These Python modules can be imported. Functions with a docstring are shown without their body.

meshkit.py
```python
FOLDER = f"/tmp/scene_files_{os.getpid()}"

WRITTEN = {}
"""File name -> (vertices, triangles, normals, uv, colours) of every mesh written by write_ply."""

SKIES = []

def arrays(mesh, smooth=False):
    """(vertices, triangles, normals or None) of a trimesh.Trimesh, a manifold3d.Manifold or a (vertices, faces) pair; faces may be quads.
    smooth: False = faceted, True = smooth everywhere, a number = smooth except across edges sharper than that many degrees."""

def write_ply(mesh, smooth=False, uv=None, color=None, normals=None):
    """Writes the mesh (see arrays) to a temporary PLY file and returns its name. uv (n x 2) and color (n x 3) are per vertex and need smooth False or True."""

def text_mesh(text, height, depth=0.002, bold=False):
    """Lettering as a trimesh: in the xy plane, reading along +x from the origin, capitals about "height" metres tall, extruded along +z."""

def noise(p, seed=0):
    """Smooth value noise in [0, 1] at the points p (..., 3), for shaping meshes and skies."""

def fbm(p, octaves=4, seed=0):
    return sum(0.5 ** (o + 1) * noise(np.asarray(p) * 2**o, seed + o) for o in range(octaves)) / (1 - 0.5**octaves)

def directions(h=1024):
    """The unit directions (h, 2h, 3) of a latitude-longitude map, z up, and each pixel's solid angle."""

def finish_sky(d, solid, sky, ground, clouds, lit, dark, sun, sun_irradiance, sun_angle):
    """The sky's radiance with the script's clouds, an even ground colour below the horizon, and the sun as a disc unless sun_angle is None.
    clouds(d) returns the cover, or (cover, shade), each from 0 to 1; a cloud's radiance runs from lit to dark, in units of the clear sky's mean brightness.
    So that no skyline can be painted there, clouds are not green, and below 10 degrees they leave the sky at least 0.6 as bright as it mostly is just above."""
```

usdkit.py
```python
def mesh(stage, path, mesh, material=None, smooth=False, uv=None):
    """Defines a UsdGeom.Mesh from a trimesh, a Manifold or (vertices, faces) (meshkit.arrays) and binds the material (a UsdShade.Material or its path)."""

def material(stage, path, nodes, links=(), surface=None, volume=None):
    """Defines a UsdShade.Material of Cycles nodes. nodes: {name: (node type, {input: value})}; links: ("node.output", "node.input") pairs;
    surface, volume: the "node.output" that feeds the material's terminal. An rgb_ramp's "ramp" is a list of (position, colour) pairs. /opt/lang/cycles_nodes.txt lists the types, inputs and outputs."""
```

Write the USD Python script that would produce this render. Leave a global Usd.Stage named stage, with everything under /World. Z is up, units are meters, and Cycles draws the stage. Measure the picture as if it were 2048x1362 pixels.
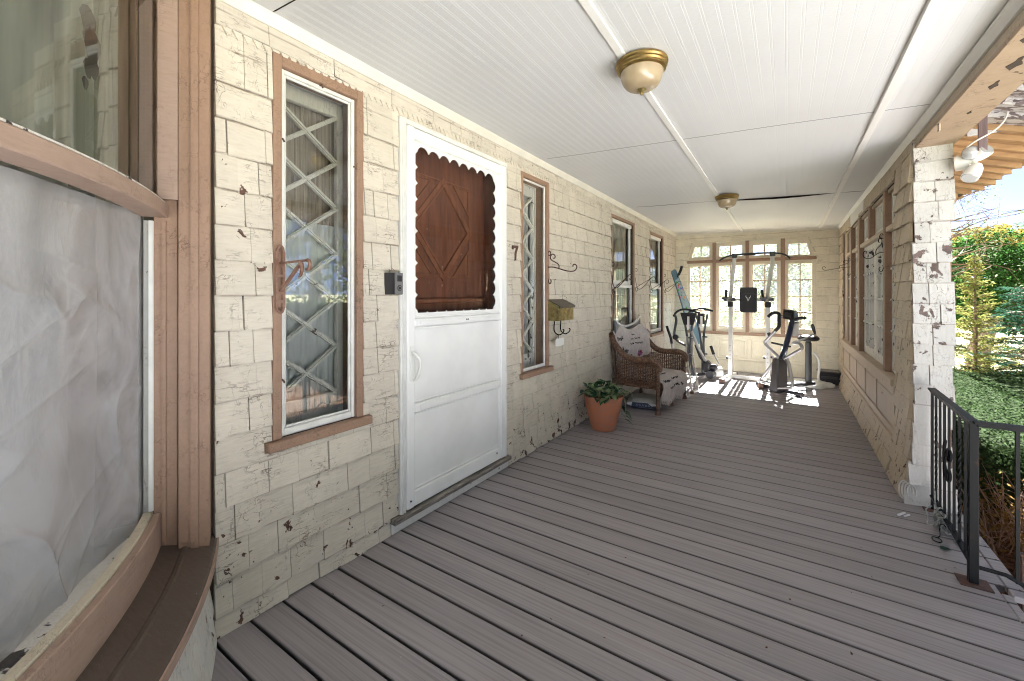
import math, numpy as np, trimesh, usdkit, meshkit
from pxr import Usd, UsdGeom, UsdLux, UsdShade, Gf, Sdf, Vt
from shapely.geometry import Polygon, box as sbox, Point
from shapely.ops import unary_union

stage = Usd.Stage.CreateInMemory()
UsdGeom.SetStageUpAxis(stage, 'Z')
UsdGeom.Xform.Define(stage, '/World'); UsdGeom.Scope.Define(stage, '/World/Looks')

# ---------------------------------------------------------------- camera, sky, sun
YAW = 0.5788; FPX = 840.5; HZ = 588.0
cam = UsdGeom.Camera.Define(stage, '/World/camera')
ca, sa = math.cos(YAW), math.sin(YAW)
cam.AddTransformOp().Set(Gf.Matrix4d(ca, sa, 0, 0, 0, 0, 1, 0, sa, -ca, 0, 0, 0, 0, 1.28, 1))
cam.CreateHorizontalApertureAttr(36.0); cam.CreateVerticalApertureAttr(36.0 * 681 / 1024)
cam.CreateFocalLengthAttr(36.0 * FPX / 2048)
cam.CreateVerticalApertureOffsetAttr((HZ - 681) / 2048 * 36.0)
cam.CreateClippingRangeAttr(Gf.Vec2f(0.02, 2000))
cam.CreateExposureAttr(4.75)
SUN_EL = math.radians(41.5); SUN_AZ = 0.012
dome = UsdLux.DomeLight.Define(stage, '/World/sky')
dome.GetPrim().SetCustomDataByKey('kind', 'structure')
skymat = usdkit.material(stage, '/World/Looks/sky', {
    's': ('sky_texture', {'sky_type': 'single_scattering', 'sun_disc': False, 'sun_elevation': SUN_EL, 'sun_rotation': SUN_AZ, 'aerosol_density': 0.08, 'air_density': 0.06, 'ozone_density': 1.0}),
    'tc': ('texture_coordinate', {}),
    'm': ('mapping', {'scale': (1.3, 1.3, 5.0)}),
    'n': ('noise_texture', {'scale': 2.3, 'detail': 6, 'roughness': 0.55, 'distortion': 0.3}),
    'r': ('rgb_ramp', {'ramp': [(0.0, (0, 0, 0)), (0.40, (0, 0, 0)), (0.60, (.8, .8, .8)), (1, (.8, .8, .8))]}),
    'mx': ('mix', {'color2': (.62, .67, .76)}),
    'b': ('background_shader', {'strength': 0.05})},
    [('tc.generated', 'm.vector'), ('m.vector', 'n.vector'), ('n.fac', 'r.fac'), ('s.color', 'mx.color1'), ('r.color', 'mx.fac'), ('mx.color', 'b.color')], surface='b.background')
UsdShade.MaterialBindingAPI.Apply(dome.GetPrim()).Bind(skymat)
sun = UsdLux.DistantLight.Define(stage, '/World/sun')
sun.CreateNormalizeAttr(True); sun.CreateIntensityAttr(1.25); sun.CreateAngleAttr(0.5); sun.CreateColorAttr(Gf.Vec3f(1.0, 0.982, 0.962))
sun.AddRotateZOp().Set(-math.degrees(SUN_AZ)); sun.AddRotateXOp().Set(-(90 - math.degrees(SUN_EL)))

# ---------------------------------------------------------------- helpers
rng = np.random.default_rng(7)
USED = {}
def numbered(parent, name):
    k = USED.get((parent, name), 0); USED[(parent, name)] = k + 1
    return f'{parent}/{name}' if k == 0 else f'{parent}/{name}_{k:03d}'
def keys(p, label=None, cat=None, group=None, kind=None):
    for k, v in (('label', label), ('category', cat), ('group', group), ('kind', kind)):
        if v: p.SetCustomDataByKey(k, v)
def thing(name, label=None, cat=None, loc=(0, 0, 0), rz=0.0, group=None, kind=None, parent='/World'):
    path = numbered(parent, name)
    x = UsdGeom.Xform.Define(stage, path)
    if any(loc): x.AddTranslateOp().Set(Gf.Vec3d(*map(float, loc)))
    if rz: x.AddRotateZOp().Set(rz)
    keys(x.GetPrim(), label, cat, group, kind)
    return path
class MB:
    def __init__(s): s.v, s.f, s.n = [], [], 0
    def raw(s, v, f):
        v = np.asarray(v, float); f = np.asarray(f, int)
        if f.shape[1] == 4: f = np.vstack([f[:, [0, 1, 2]], f[:, [0, 2, 3]]])
        s.v.append(v); s.f.append(f + s.n); s.n += len(v); return s
    def tm(s, m): return s.raw(m.vertices, m.faces)
    def box(s, lo, hi, cham=0.0):
        lo, hi = np.minimum(lo, hi), np.maximum(lo, hi)
        if cham:
            c = min(cham, 0.45 * min(np.array(hi) - lo)); pts = []
            for sx in (0, 1):
                for sy in (0, 1):
                    for sz in (0, 1):
                        b = np.array([(lo, hi)[sx][0], (lo, hi)[sy][1], (lo, hi)[sz][2]])
                        d = np.array([1 - 2 * sx, 1 - 2 * sy, 1 - 2 * sz]) * c
                        for k in range(3):
                            q = d.copy(); q[k] = 0; pts.append(b + q)
            return s.tm(trimesh.Trimesh(pts).convex_hull)
        x0, y0, z0 = lo; x1, y1, z1 = hi
        return s.hexa([(x0, y0, z0), (x1, y0, z0), (x1, y1, z0), (x0, y1, z0), (x0, y0, z1), (x1, y0, z1), (x1, y1, z1), (x0, y1, z1)])
    def hexa(s, p):
        return s.raw(p, [[0, 3, 2, 1], [4, 5, 6, 7], [0, 1, 5, 4], [1, 2, 6, 5], [2, 3, 7, 6], [3, 0, 4, 7]])
    def bar(s, p, q, w, h, up=(0, 0, 1)):
        p, q = np.array(p, float), np.array(q, float); d = q - p; d /= np.linalg.norm(d)
        a = np.cross(d, up); a = a / (np.linalg.norm(a) + 1e-9) if np.linalg.norm(a) > 1e-6 else np.array([1.0, 0, 0])
        b = np.cross(a, d); c = [p + a * i * w / 2 + b * j * h / 2 for i, j in ((-1, -1), (1, -1), (1, 1), (-1, 1))]
        return s.hexa(c + [x + (q - p) for x in c])
    def tube(s, pts, r, sides=10, cap=True, smooth=0):
        p = np.asarray(pts, float)
        if smooth and len(p) > 2: p = spline(p, smooth)
        r = np.broadcast_to(np.interp(np.linspace(0, 1, len(p)), np.linspace(0, 1, np.size(r)), np.ravel(r)), (len(p),))
        t = np.gradient(p, axis=0); t /= np.linalg.norm(t, axis=1, keepdims=True) + 1e-12
        a = np.cross(t[0], [0, 0, 1.0]);
        if np.linalg.norm(a) < 1e-3: a = np.array([1.0, 0, 0])
        A = []
        for k in range(len(p)):
            a = a - t[k] * (a @ t[k]); a /= np.linalg.norm(a) + 1e-12; A.append(a)
        A = np.array(A); B = np.cross(t, A); g = np.arange(sides) * 2 * np.pi / sides
        v = p[:, None] + r[:, None, None] * (np.cos(g)[None, :, None] * A[:, None] + np.sin(g)[None, :, None] * B[:, None])
        f = [[i * sides + j, i * sides + (j + 1) % sides, (i + 1) * sides + (j + 1) % sides, (i + 1) * sides + j] for i in range(len(p) - 1) for j in range(sides)]
        v = v.reshape(-1, 3)
        if cap:
            n = len(v); v = np.vstack([v, p[0], p[-1]]); e = (len(p) - 1) * sides
            f = f + [[n, (j + 1) % sides, j, n] for j in range(sides)] + [[n + 1, e + j, e + (j + 1) % sides, n + 1] for j in range(sides)]
            f = np.array(f); tri = f[:, [0, 1, 2]]; quad = f[:(len(p) - 1) * sides]; tri2 = quad[:, [0, 2, 3]]
            return s.raw(v, np.vstack([tri, tri2]))
        return s.raw(v, f)
    def lathe(s, prof, c=(0, 0, 0), n=32):
        prof = np.asarray(prof, float); g = np.arange(n) * 2 * np.pi / n
        v = np.stack([prof[:, None, 0] * np.cos(g), prof[:, None, 0] * np.sin(g), np.repeat(prof[:, 1:2], n, 1)], -1).reshape(-1, 3) + np.array(c)
        f = [[i * n + j, i * n + (j + 1) % n, (i + 1) * n + (j + 1) % n, (i + 1) * n + j] for i in range(len(prof) - 1) for j in range(n)]
        return s.raw(v, f)
    def poly(s, shape, d0, d1, fr):
        """2D shape (a, b) extruded from depth d0 to d1; fr maps (a, b, d) -> xyz"""
        for g in getattr(shape, 'geoms', [shape]):
            if g.is_empty or g.area < 1e-7: continue
            m = trimesh.creation.extrude_polygon(g, 1.0, engine='earcut'); v = np.array(m.vertices)
            s.raw(np.array([fr(a, b, d0 + (d1 - d0) * c) for a, b, c in v]), m.faces)
        return s
    def grid(s, P, closed=False):
        """P: (n, m, 3) surface"""
        n, m = P.shape[:2]; i, j = np.meshgrid(np.arange(n - 1), np.arange(m - 1), indexing='ij')
        return s.raw(P.reshape(-1, 3), np.stack([i * m + j, i * m + j + 1, (i + 1) * m + j + 1, (i + 1) * m + j], -1).reshape(-1, 4))
    def mesh(s): return np.vstack(s.v), np.vstack(s.f)
def spline(p, k):
    from scipy.interpolate import CubicSpline
    t = np.r_[0, np.cumsum(np.linalg.norm(np.diff(p, axis=0), axis=1) + 1e-9)]
    return CubicSpline(t, p)(np.linspace(0, t[-1], (len(p) - 1) * k + 1))
def rnd(pts, r, k=6):
    """a bent tube's centre line: straight runs with rounded corners"""
    p = [np.array(q, float) for q in pts]; out = [p[0]]
    for a, b, c in zip(p[:-2], p[1:-1], p[2:]):
        u, w = a - b, c - b; e = min(r, .45 * np.linalg.norm(u), .45 * np.linalg.norm(w)); A_, C_ = b + u / np.linalg.norm(u) * e, b + w / np.linalg.norm(w) * e
        out += [(1 - t) ** 2 * A_ + 2 * t * (1 - t) * b + t * t * C_ for t in np.linspace(0, 1, k)]
    return np.array(out + [p[-1]])
def obj(name, mb, m, parent='/World', label=None, cat=None, group=None, kind=None, smooth=False):
    path = numbered(parent, name)
    keys(usdkit.mesh(stage, path, mb.mesh(), m, smooth=smooth).GetPrim(), label, cat, group, kind)
    return path
def leaves(c, nrm, size, r, asp=.55, cup=.25, jit=.6):
    """one bent leaf (2 quads) at each centre"""
    n = len(c); nrm = nrm + r.normal(0, jit, (n, 3)); nrm /= np.linalg.norm(nrm, axis=1, keepdims=True) + 1e-9
    t = np.cross(nrm, r.normal(0, 1, (n, 3))); t /= np.linalg.norm(t, axis=1, keepdims=True) + 1e-9; b = np.cross(nrm, t)
    s = (size * r.uniform(.6, 1.3, n))[:, None]; w = s * asp
    v = np.stack([c - t * s * .5, c + b * w * .5 + nrm * cup * w * .5, c + t * s * .5 - nrm * s * .12, c - b * w * .5 + nrm * cup * w * .5], 1).reshape(-1, 3)
    k = np.arange(n)[:, None] * 4; return v, np.vstack([k + [0, 1, 2], k + [0, 2, 3]])
def B(*bs):
    m = MB()
    for b in bs: m.box(*b)
    return m

# ---------------------------------------------------------------- materials
def mat(name, c, rough=.6, metal=0.0, var=0.0, vscale=6.0, bump=0.0, bscale=60.0, sc=(1, 1, 1), c2=None, isl=0.0, spec=.5, coat=0.0, sss=0.0, ramp=(.35, .65), detail=4.0):
    c = np.array(c, float); c2 = np.array(c2 if c2 is not None else c * (1 - var), float)
    n = {'g': ('geometry', {}), 'mp': ('mapping', {'scale': sc}), 'n': ('noise_texture', {'scale': vscale, 'detail': detail, 'roughness': .6}),
         'r': ('rgb_ramp', {'ramp': [(0, c2), (ramp[0], c2), (ramp[1], c), (1, c)]}),
         'p': ('principled_bsdf', {'roughness': rough, 'metallic': metal, 'specular_ior_level': spec, 'coat_weight': coat})}
    l = [('g.position', 'mp.vector'), ('mp.vector', 'n.vector'), ('n.fac', 'r.fac')]
    out = 'r.color'
    if isl:
        n['oi'] = ('object_info', {}); n['mr'] = ('map_range', {'to_min': 1 - isl, 'to_max': 1 + isl * .6})
        n['hs'] = ('hsv', {}); l += [('oi.random', 'mr.value'), ('mr.result', 'hs.value'), (out, 'hs.color')]; out = 'hs.color'
    l.append((out, 'p.base_color'))
    if bump:
        n['n2'] = ('noise_texture', {'scale': bscale, 'detail': 3}); n['b'] = ('bump', {'strength': min(1, bump), 'distance': .004})
        l += [('mp.vector', 'n2.vector'), ('n2.fac', 'b.height'), ('b.normal', 'p.normal')]
    return usdkit.material(stage, f'/World/Looks/{name}', n, l, surface='p.BSDF')

def paint(name, c, peel=(.10, .055, .04), axis='y', crack=1.0, amount=.62, low=0.0, rough=.55, isl=.05, wood=(.10, .05, .035), butt=None, pscale=17.0):
    """old paint on wood: hairline cracks, flaked patches showing brown wood, slight dirt. low: more flakes near the floor"""
    st = (1, 1, 1)
    sc = {'y': (5, 5, 34), 'x': (5, 5, 34), 'v': (34, 34, 5), 'r': (8, 24, 24)}[axis]
    sc2 = {'y': (22, 22, 10), 'x': (22, 22, 10), 'v': (12, 12, 24), 'r': (26, 12, 12)}[axis]
    c = np.array(c, float)
    n = {'g': ('geometry', {}), 'mp': ('mapping', {'scale': sc}), 'mpb': ('mapping', {'scale': sc2}),
         'k1': ('noise_texture', {'scale': 1.0, 'detail': 4, 'roughness': .55}), 'k2': ('noise_texture', {'scale': 1.0, 'detail': 3, 'roughness': .5}),
         'c1': ('rgb_ramp', {'ramp': [(0, (0, 0, 0)), (.484, (0, 0, 0)), (.496, (1, 1, 1)), (.504, (1, 1, 1)), (.516, (0, 0, 0)), (1, (0, 0, 0))]}),
         'c2': ('rgb_ramp', {'ramp': [(0, (0, 0, 0)), (.490, (0, 0, 0)), (.4975, (.9, .9, .9)), (.5025, (.9, .9, .9)), (.510, (0, 0, 0)), (1, (0, 0, 0))]}),
         'cx': ('mix', {'mix_type': 'lighten', 'fac': 1.0}),
         'mn': ('noise_texture', {'scale': 7.0, 'detail': 4, 'roughness': .65}), 'mr': ('rgb_ramp', {'ramp': [(0, (0, 0, 0)), (.46, (0, 0, 0)), (.68, (crack, crack, crack)), (1, (crack, crack, crack))]}),
         'cm': ('math', {'math_type': 'multiply'}), 'cq': ('math', {'math_type': 'multiply', 'value2': .80}),
         'pn': ('noise_texture', {'scale': pscale, 'detail': 8, 'roughness': .6, 'distortion': .4}),
         'pl': ('noise_texture', {'scale': 1.9, 'detail': 2}),
         'pa': ('math', {'math_type': 'multiply_add', 'value2': .36, 'value3': -.18}), 'ps': ('math', {'math_type': 'add'}),
         'pr': ('rgb_ramp', {'ramp': [(0, (0, 0, 0)), (amount, (0, 0, 0)), (min(.99, amount + .012), (1, 1, 1)), (1, (1, 1, 1))]}),
         'dn': ('noise_texture', {'scale': 3.0, 'detail': 6, 'roughness': .7}), 'dr': ('rgb_ramp', {'ramp': [(0, c * .78), (.38, c * .92), (.6, c), (1, c * 1.04)]}),
         'fn': ('noise_texture', {'scale': 2.5, 'detail': 5, 'roughness': .7}), 'fr': ('rgb_ramp', {'ramp': [(.30, (.90, .89, .87)), (.55, (1, 1, 1)), (.75, (1.03, 1.03, 1.03))]}), 'fm': ('mix', {'mix_type': 'multiply', 'fac': 1.0}),
         'wd': ('noise_texture', {'scale': 25.0, 'detail': 4}), 'wr': ('rgb_ramp', {'ramp': [(.3, np.array(wood) * .6), (.7, np.array(wood) * 1.5)]}),
         'm1': ('mix', {'color2': tuple(np.array(peel) * .9)}), 'm2': ('mix', {}),
         'oi': ('object_info', {}), 'or': ('map_range', {'to_min': 1 - isl, 'to_max': 1 + isl}), 'hs': ('hsv', {}),
         'gn': ('noise_texture', {'scale': 4.0, 'detail': 4}),
         'hb': ('math', {'math_type': 'multiply_add', 'value2': -.8}), 'hb2': ('math', {'math_type': 'multiply_add', 'value2': -1.4}),
         'b': ('bump', {'strength': .6, 'distance': .0025}),
         'p': ('principled_bsdf', {'roughness': rough, 'specular_ior_level': .35})}
    l = [('g.position', 'mp.vector'), ('g.position', 'mpb.vector'), ('mp.vector', 'k1.vector'), ('mpb.vector', 'k2.vector'), ('k1.fac', 'c1.fac'), ('k2.fac', 'c2.fac'), ('c1.color', 'cx.color1'), ('c2.color', 'cx.color2'),
         ('g.position', 'mn.vector'), ('mn.fac', 'mr.fac'), ('cx.color', 'cm.value1'), ('mr.color', 'cm.value2'), ('cm.value', 'cq.value1'),
         ('g.position', 'pn.vector'), ('g.position', 'pl.vector'), ('pl.fac', 'pa.value1'), ('pn.fac', 'ps.value1'), ('pa.value', 'ps.value2'),
         ('g.position', 'dn.vector'), ('dn.fac', 'dr.fac'), ('mp.vector', 'fn.vector'), ('fn.fac', 'fr.fac'), ('dr.color', 'fm.color1'), ('fr.color', 'fm.color2'), ('fm.color', 'm1.color1'), ('cq.value', 'm1.fac'), ('m1.color', 'm2.color1'),
         ('g.position', 'wd.vector'), ('wd.fac', 'wr.fac'), ('wr.color', 'm2.color2'), ('pr.color', 'm2.fac'),
         ('oi.random', 'or.value'), ('or.result', 'hs.value'), ('m2.color', 'hs.color'), ('hs.color', 'p.base_color'),
         ('mp.vector', 'gn.vector'), ('gn.fac', 'hb.value3'), ('cm.value', 'hb.value1'), ('pr.color', 'hb2.value1'), ('hb.value', 'hb2.value3'), ('hb2.value', 'b.height'), ('b.normal', 'p.normal')]
    last = 'ps.value'
    if low:
        n['sx'] = ('separate_xyz', {}); n['lr'] = ('map_range', {'from_min': 0.0, 'from_max': .5, 'to_min': low, 'to_max': 0.0, 'clamp': True}); n['la'] = ('math', {'math_type': 'add'})
        l += [('g.position', 'sx.vector'), ('sx.z', 'lr.value'), ('lr.result', 'la.value1'), (last, 'la.value2')]; last = 'la.value'
    if butt:   # dirt that settles along the butt ends of each course
        n['bx'] = ('separate_xyz', {}); n['b1'] = ('math', {'math_type': 'subtract', 'value2': butt[0]}); n['b2'] = ('math', {'math_type': 'divide', 'value2': butt[1]}); n['b3'] = ('math', {'math_type': 'fraction'})
        n['br'] = ('rgb_ramp', {'ramp': [(0, (.55, .55, .55)), (.022, (.3, .3, .3)), (.05, (0, 0, 0)), (.96, (0, 0, 0)), (.985, (.55, .55, .55)), (1, (.6, .6, .6))]}); n['bn'] = ('noise_texture', {'scale': 9.0, 'detail': 4}); n['bq'] = ('rgb_ramp', {'ramp': [(.36, (0, 0, 0)), (.58, (1, 1, 1))]}); n['bm'] = ('math', {'math_type': 'multiply'}); n['m0'] = ('mix', {'color2': (.17, .12, .085)})
        l.remove(('fm.color', 'm1.color1')); l += [('g.position', 'bx.vector'), ('bx.z', 'b1.value1'), ('b1.value', 'b2.value1'), ('b2.value', 'b3.value1'), ('b3.value', 'br.fac'), ('g.position', 'bn.vector'), ('bn.fac', 'bq.fac'), ('br.color', 'bm.value1'), ('bq.color', 'bm.value2'), ('bm.value', 'm0.fac'), ('fm.color', 'm0.color1'), ('m0.color', 'm1.color1')]
    l.append((last, 'pr.fac'))
    return usdkit.material(stage, f'/World/Looks/{name}', n, l, surface='p.BSDF')

def deckmat(name='deck_board', c=(.302, .277, .287)):
    c = np.array(c)
    return usdkit.material(stage, f'/World/Looks/{name}', {
        'g': ('geometry', {}), 'oi': ('object_info', {}), 'cx': ('combine_xyz', {}), 'va': ('vector_math', {'math_type': 'add'}),
        'mu': ('math', {'math_type': 'multiply', 'value2': 40.0}),
        'mp': ('mapping', {'scale': (1.6, 95, 1)}), 'n': ('noise_texture', {'scale': 1.0, 'detail': 5, 'roughness': .62, 'distortion': .5}),
        'mp2': ('mapping', {'scale': (.9, 14, 1)}), 'n2': ('noise_texture', {'scale': 1.0, 'detail': 3}),
        'r': ('rgb_ramp', {'ramp': [(0, c * .55), (.36, c * .78), (.52, c), (.75, c * 1.13), (1, c * 1.25)]}),
        'r2': ('rgb_ramp', {'ramp': [(.3, (.91, .91, .92)), (.55, (1, 1, 1)), (.75, (1.0, .97, .95))]}),
        'm': ('mix', {'mix_type': 'multiply', 'fac': 1.0}),
        'dn': ('noise_texture', {'scale': 2.2, 'detail': 6, 'roughness': .7}), 'dr': ('rgb_ramp', {'ramp': [(.52, (0, 0, 0)), (.8, (.45, .45, .45))]}), 'dm': ('mix', {'color2': (.30, .29, .28)}),
        'sp': ('noise_texture', {'scale': 60.0, 'detail': 2}), 'sr': ('rgb_ramp', {'ramp': [(.73, (0, 0, 0)), (.76, (.5, .5, .5))]}), 'sm': ('mix', {'color2': (.42, .41, .40)}),
        'mr': ('map_range', {'to_min': .90, 'to_max': 1.10}), 'hs': ('hsv', {}),
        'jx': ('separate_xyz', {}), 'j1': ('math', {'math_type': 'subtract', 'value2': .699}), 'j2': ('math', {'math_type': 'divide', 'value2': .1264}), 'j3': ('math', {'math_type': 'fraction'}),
        'jr': ('rgb_ramp', {'ramp': [(0, (.9, .9, .9)), (.010, (.75, .75, .75)), (.030, (0, 0, 0)), (.910, (0, 0, 0)), (.926, (.75, .75, .75)), (.936, (.95, .95, .95)), (1, (.95, .95, .95))]}), 'jm': ('mix', {'color2': (.030, .024, .022)}),  # joint dirt plus painted gap shade along the board edges
        'b': ('bump', {'strength': .5, 'distance': .0018}),
        'p': ('principled_bsdf', {'roughness': .52, 'specular_ior_level': .45})},
        [('oi.random', 'mu.value1'), ('mu.value', 'cx.x'), ('g.position', 'va.vector1'), ('cx.vector', 'va.vector2'), ('va.vector', 'mp.vector'), ('mp.vector', 'n.vector'), ('n.fac', 'r.fac'),
         ('va.vector', 'mp2.vector'), ('mp2.vector', 'n2.vector'), ('n2.fac', 'r2.fac'), ('r.color', 'm.color1'), ('r2.color', 'm.color2'),
         ('g.position', 'dn.vector'), ('dn.fac', 'dr.fac'), ('m.color', 'dm.color1'), ('dr.color', 'dm.fac'),
         ('g.position', 'sp.vector'), ('sp.fac', 'sr.fac'), ('dm.color', 'sm.color1'), ('sr.color', 'sm.fac'),
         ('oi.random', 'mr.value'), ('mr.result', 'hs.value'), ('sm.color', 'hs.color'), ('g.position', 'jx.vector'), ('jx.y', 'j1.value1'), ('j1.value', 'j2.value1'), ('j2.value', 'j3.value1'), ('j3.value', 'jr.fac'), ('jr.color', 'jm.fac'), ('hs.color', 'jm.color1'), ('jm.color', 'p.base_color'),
         ('n.fac', 'b.height'), ('b.normal', 'p.normal')], surface='p.BSDF')

def panemat(name, ior=1.75, tint=(.97, .985, .98), wob=0.0, dirt=.0):
    n = {'t': ('transparent_bsdf', {'color': tint}), 'gl': ('glossy_bsdf', {'color': (1, 1, 1), 'roughness': 0.0}), 'fr': ('fresnel', {'IOR': ior}), 'mx': ('mix_closure', {})}
    l = [('fr.fac', 'mx.fac'), ('t.BSDF', 'mx.closure1'), ('gl.BSDF', 'mx.closure2')]; out = 'mx.closure'
    if wob:
        n |= {'g': ('geometry', {}), 'n': ('noise_texture', {'scale': 3.0, 'detail': 1}), 'b': ('bump', {'strength': wob, 'distance': .01})}
        l += [('g.position', 'n.vector'), ('n.fac', 'b.height'), ('b.normal', 'gl.normal')]
    if dirt:
        n |= {'g2': ('geometry', {}), 'n3': ('noise_texture', {'scale': 7.0, 'detail': 6, 'roughness': .7}), 'dr': ('rgb_ramp', {'ramp': [(.35, (dirt * .4,) * 3), (.75, (dirt,) * 3)]}), 'dd': ('translucent_bsdf', {'color': (.75, .75, .72)}), 'm2': ('mix_closure', {})}
        l += [('g2.position', 'n3.vector'), ('n3.fac', 'dr.fac'), ('dr.color', 'm2.fac'), (out, 'm2.closure1'), ('dd.BSDF', 'm2.closure2')]; out = 'm2.closure'
    return usdkit.material(stage, f'/World/Looks/{name}', n, l, surface=out)

def leafmat(name, c, c2, trans=.35, rough=.45):
    c, c2 = np.array(c, float), np.array(c2, float)
    return usdkit.material(stage, f'/World/Looks/{name}', {
        'g': ('geometry', {}), 'r': ('rgb_ramp', {'ramp': [(0, c2 * .6), (.35, c2), (.7, c), (1, c * 1.35)]}),
        'n': ('noise_texture', {'scale': 1.6, 'detail': 2}), 'a': ('math', {'math_type': 'multiply_add', 'value2': .6, 'value3': 0.0}), 'a2': ('math', {'math_type': 'multiply_add', 'value2': .55}),
        'p': ('diffuse_bsdf', {}) if rough >= .45 else ('principled_bsdf', {'roughness': rough, 'specular_ior_level': .3}), 't': ('translucent_bsdf', {}), 'm': ('mix_closure', {'fac': trans})},
        [('g.random_per_island', 'a.value1'), ('g.position', 'n.vector'), ('n.fac', 'a2.value1'), ('a.value', 'a2.value3'), ('a2.value', 'r.fac'), ('r.color', 'p.color' if rough >= .45 else 'p.base_color'), ('r.color', 't.color'), ('p.BSDF', 'm.closure1'), ('t.BSDF', 'm.closure2')], surface='m.closure')

def clothmat(name, c, trans=.4, rough=.9, bump=.0, gloss=None, alpha=0.0, sc=(3, 3, 1), var=.15):
    c = np.array(c, float)
    n = {'g': ('geometry', {}), 'mp': ('mapping', {'scale': sc}), 'n': ('noise_texture', {'scale': 4.0, 'detail': 5}), 'r': ('rgb_ramp', {'ramp': [(.3, c * (1 - var)), (.7, c)]}),
         'p': ('principled_bsdf', {'roughness': rough, 'specular_ior_level': .5 if gloss else .2}), 't': ('translucent_bsdf', {}), 'm': ('mix_closure', {'fac': trans})}
    l = [('g.position', 'mp.vector'), ('mp.vector', 'n.vector'), ('n.fac', 'r.fac'), ('r.color', 'p.base_color'), ('r.color', 't.color'), ('p.BSDF', 'm.closure1'), ('t.BSDF', 'm.closure2')]
    out = 'm.closure'
    if bump:
        n['n2'] = ('noise_texture', {'scale': 5.0, 'detail': 4, 'distortion': 1.2}); n['b'] = ('bump', {'strength': bump, 'distance': .03})
        l += [('mp.vector', 'n2.vector'), ('n2.fac', 'b.height'), ('b.normal', 'p.normal')]
    if alpha:
        n['tr'] = ('transparent_bsdf', {}); n['ma'] = ('mix_closure', {'fac': alpha}); l += [(out, 'ma.closure1'), ('tr.BSDF', 'ma.closure2')]; out = 'ma.closure'
    return usdkit.material(stage, f'/World/Looks/{name}', n, l, surface=out)

M = {}
M['shingle'] = paint('cream_shingle_paint', (.635, .575, .485), axis='y', amount=.705, low=.115, crack=1.0, butt=(-.056, .133))
M['shingle_plain'] = paint('cream_shingle_paint_sound', (.78, .71, .565), axis='x', amount=.82, low=.0, crack=.6, butt=(.0165, .1235))
M['shingle_tan'] = paint('tan_shingle_paint', (.55, .455, .335), axis='y', amount=.665, low=.05, crack=.9, butt=(.0015, .1235), peel=(.08, .05, .035))
M['shingle_white'] = paint('white_peeling_paint', (.53, .515, .49), axis='v', amount=.635, crack=1.0, butt=(-.0048, .1228), pscale=11.0, wood=(.12, .085, .075), rough=.6)
M['bay_wall'] = paint('bay_wall_paint', (.72, .70, .65), axis='v', amount=.67, crack=.8)
M['trim_brown'] = paint('brown_trim_paint', (.32, .20, .135), axis='r', amount=.74, crack=1.0, peel=(.12, .07, .045), wood=(.09, .05, .035), rough=.5, isl=.03)
M['trim_pink'] = paint('pinkish_trim_paint', (.40, .28, .22), axis='x', amount=.77, crack=.7, peel=(.2, .14, .1), rough=.5, isl=.03)
M['sill_brown'] = paint('brown_sill_paint', (.095, .070, .058), axis='r', amount=.78, crack=.35, peel=(.07, .05, .04), wood=(.3, .28, .25), rough=.45, isl=.02)
M['trim_cream'] = paint('cream_trim_paint', (.66, .58, .45), axis='v', amount=.76, crack=.5, rough=.5)
M['muntin'] = paint('muntin_paint', (.78, .75, .67), axis='v', amount=.66, crack=.8, rough=.5)
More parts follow.
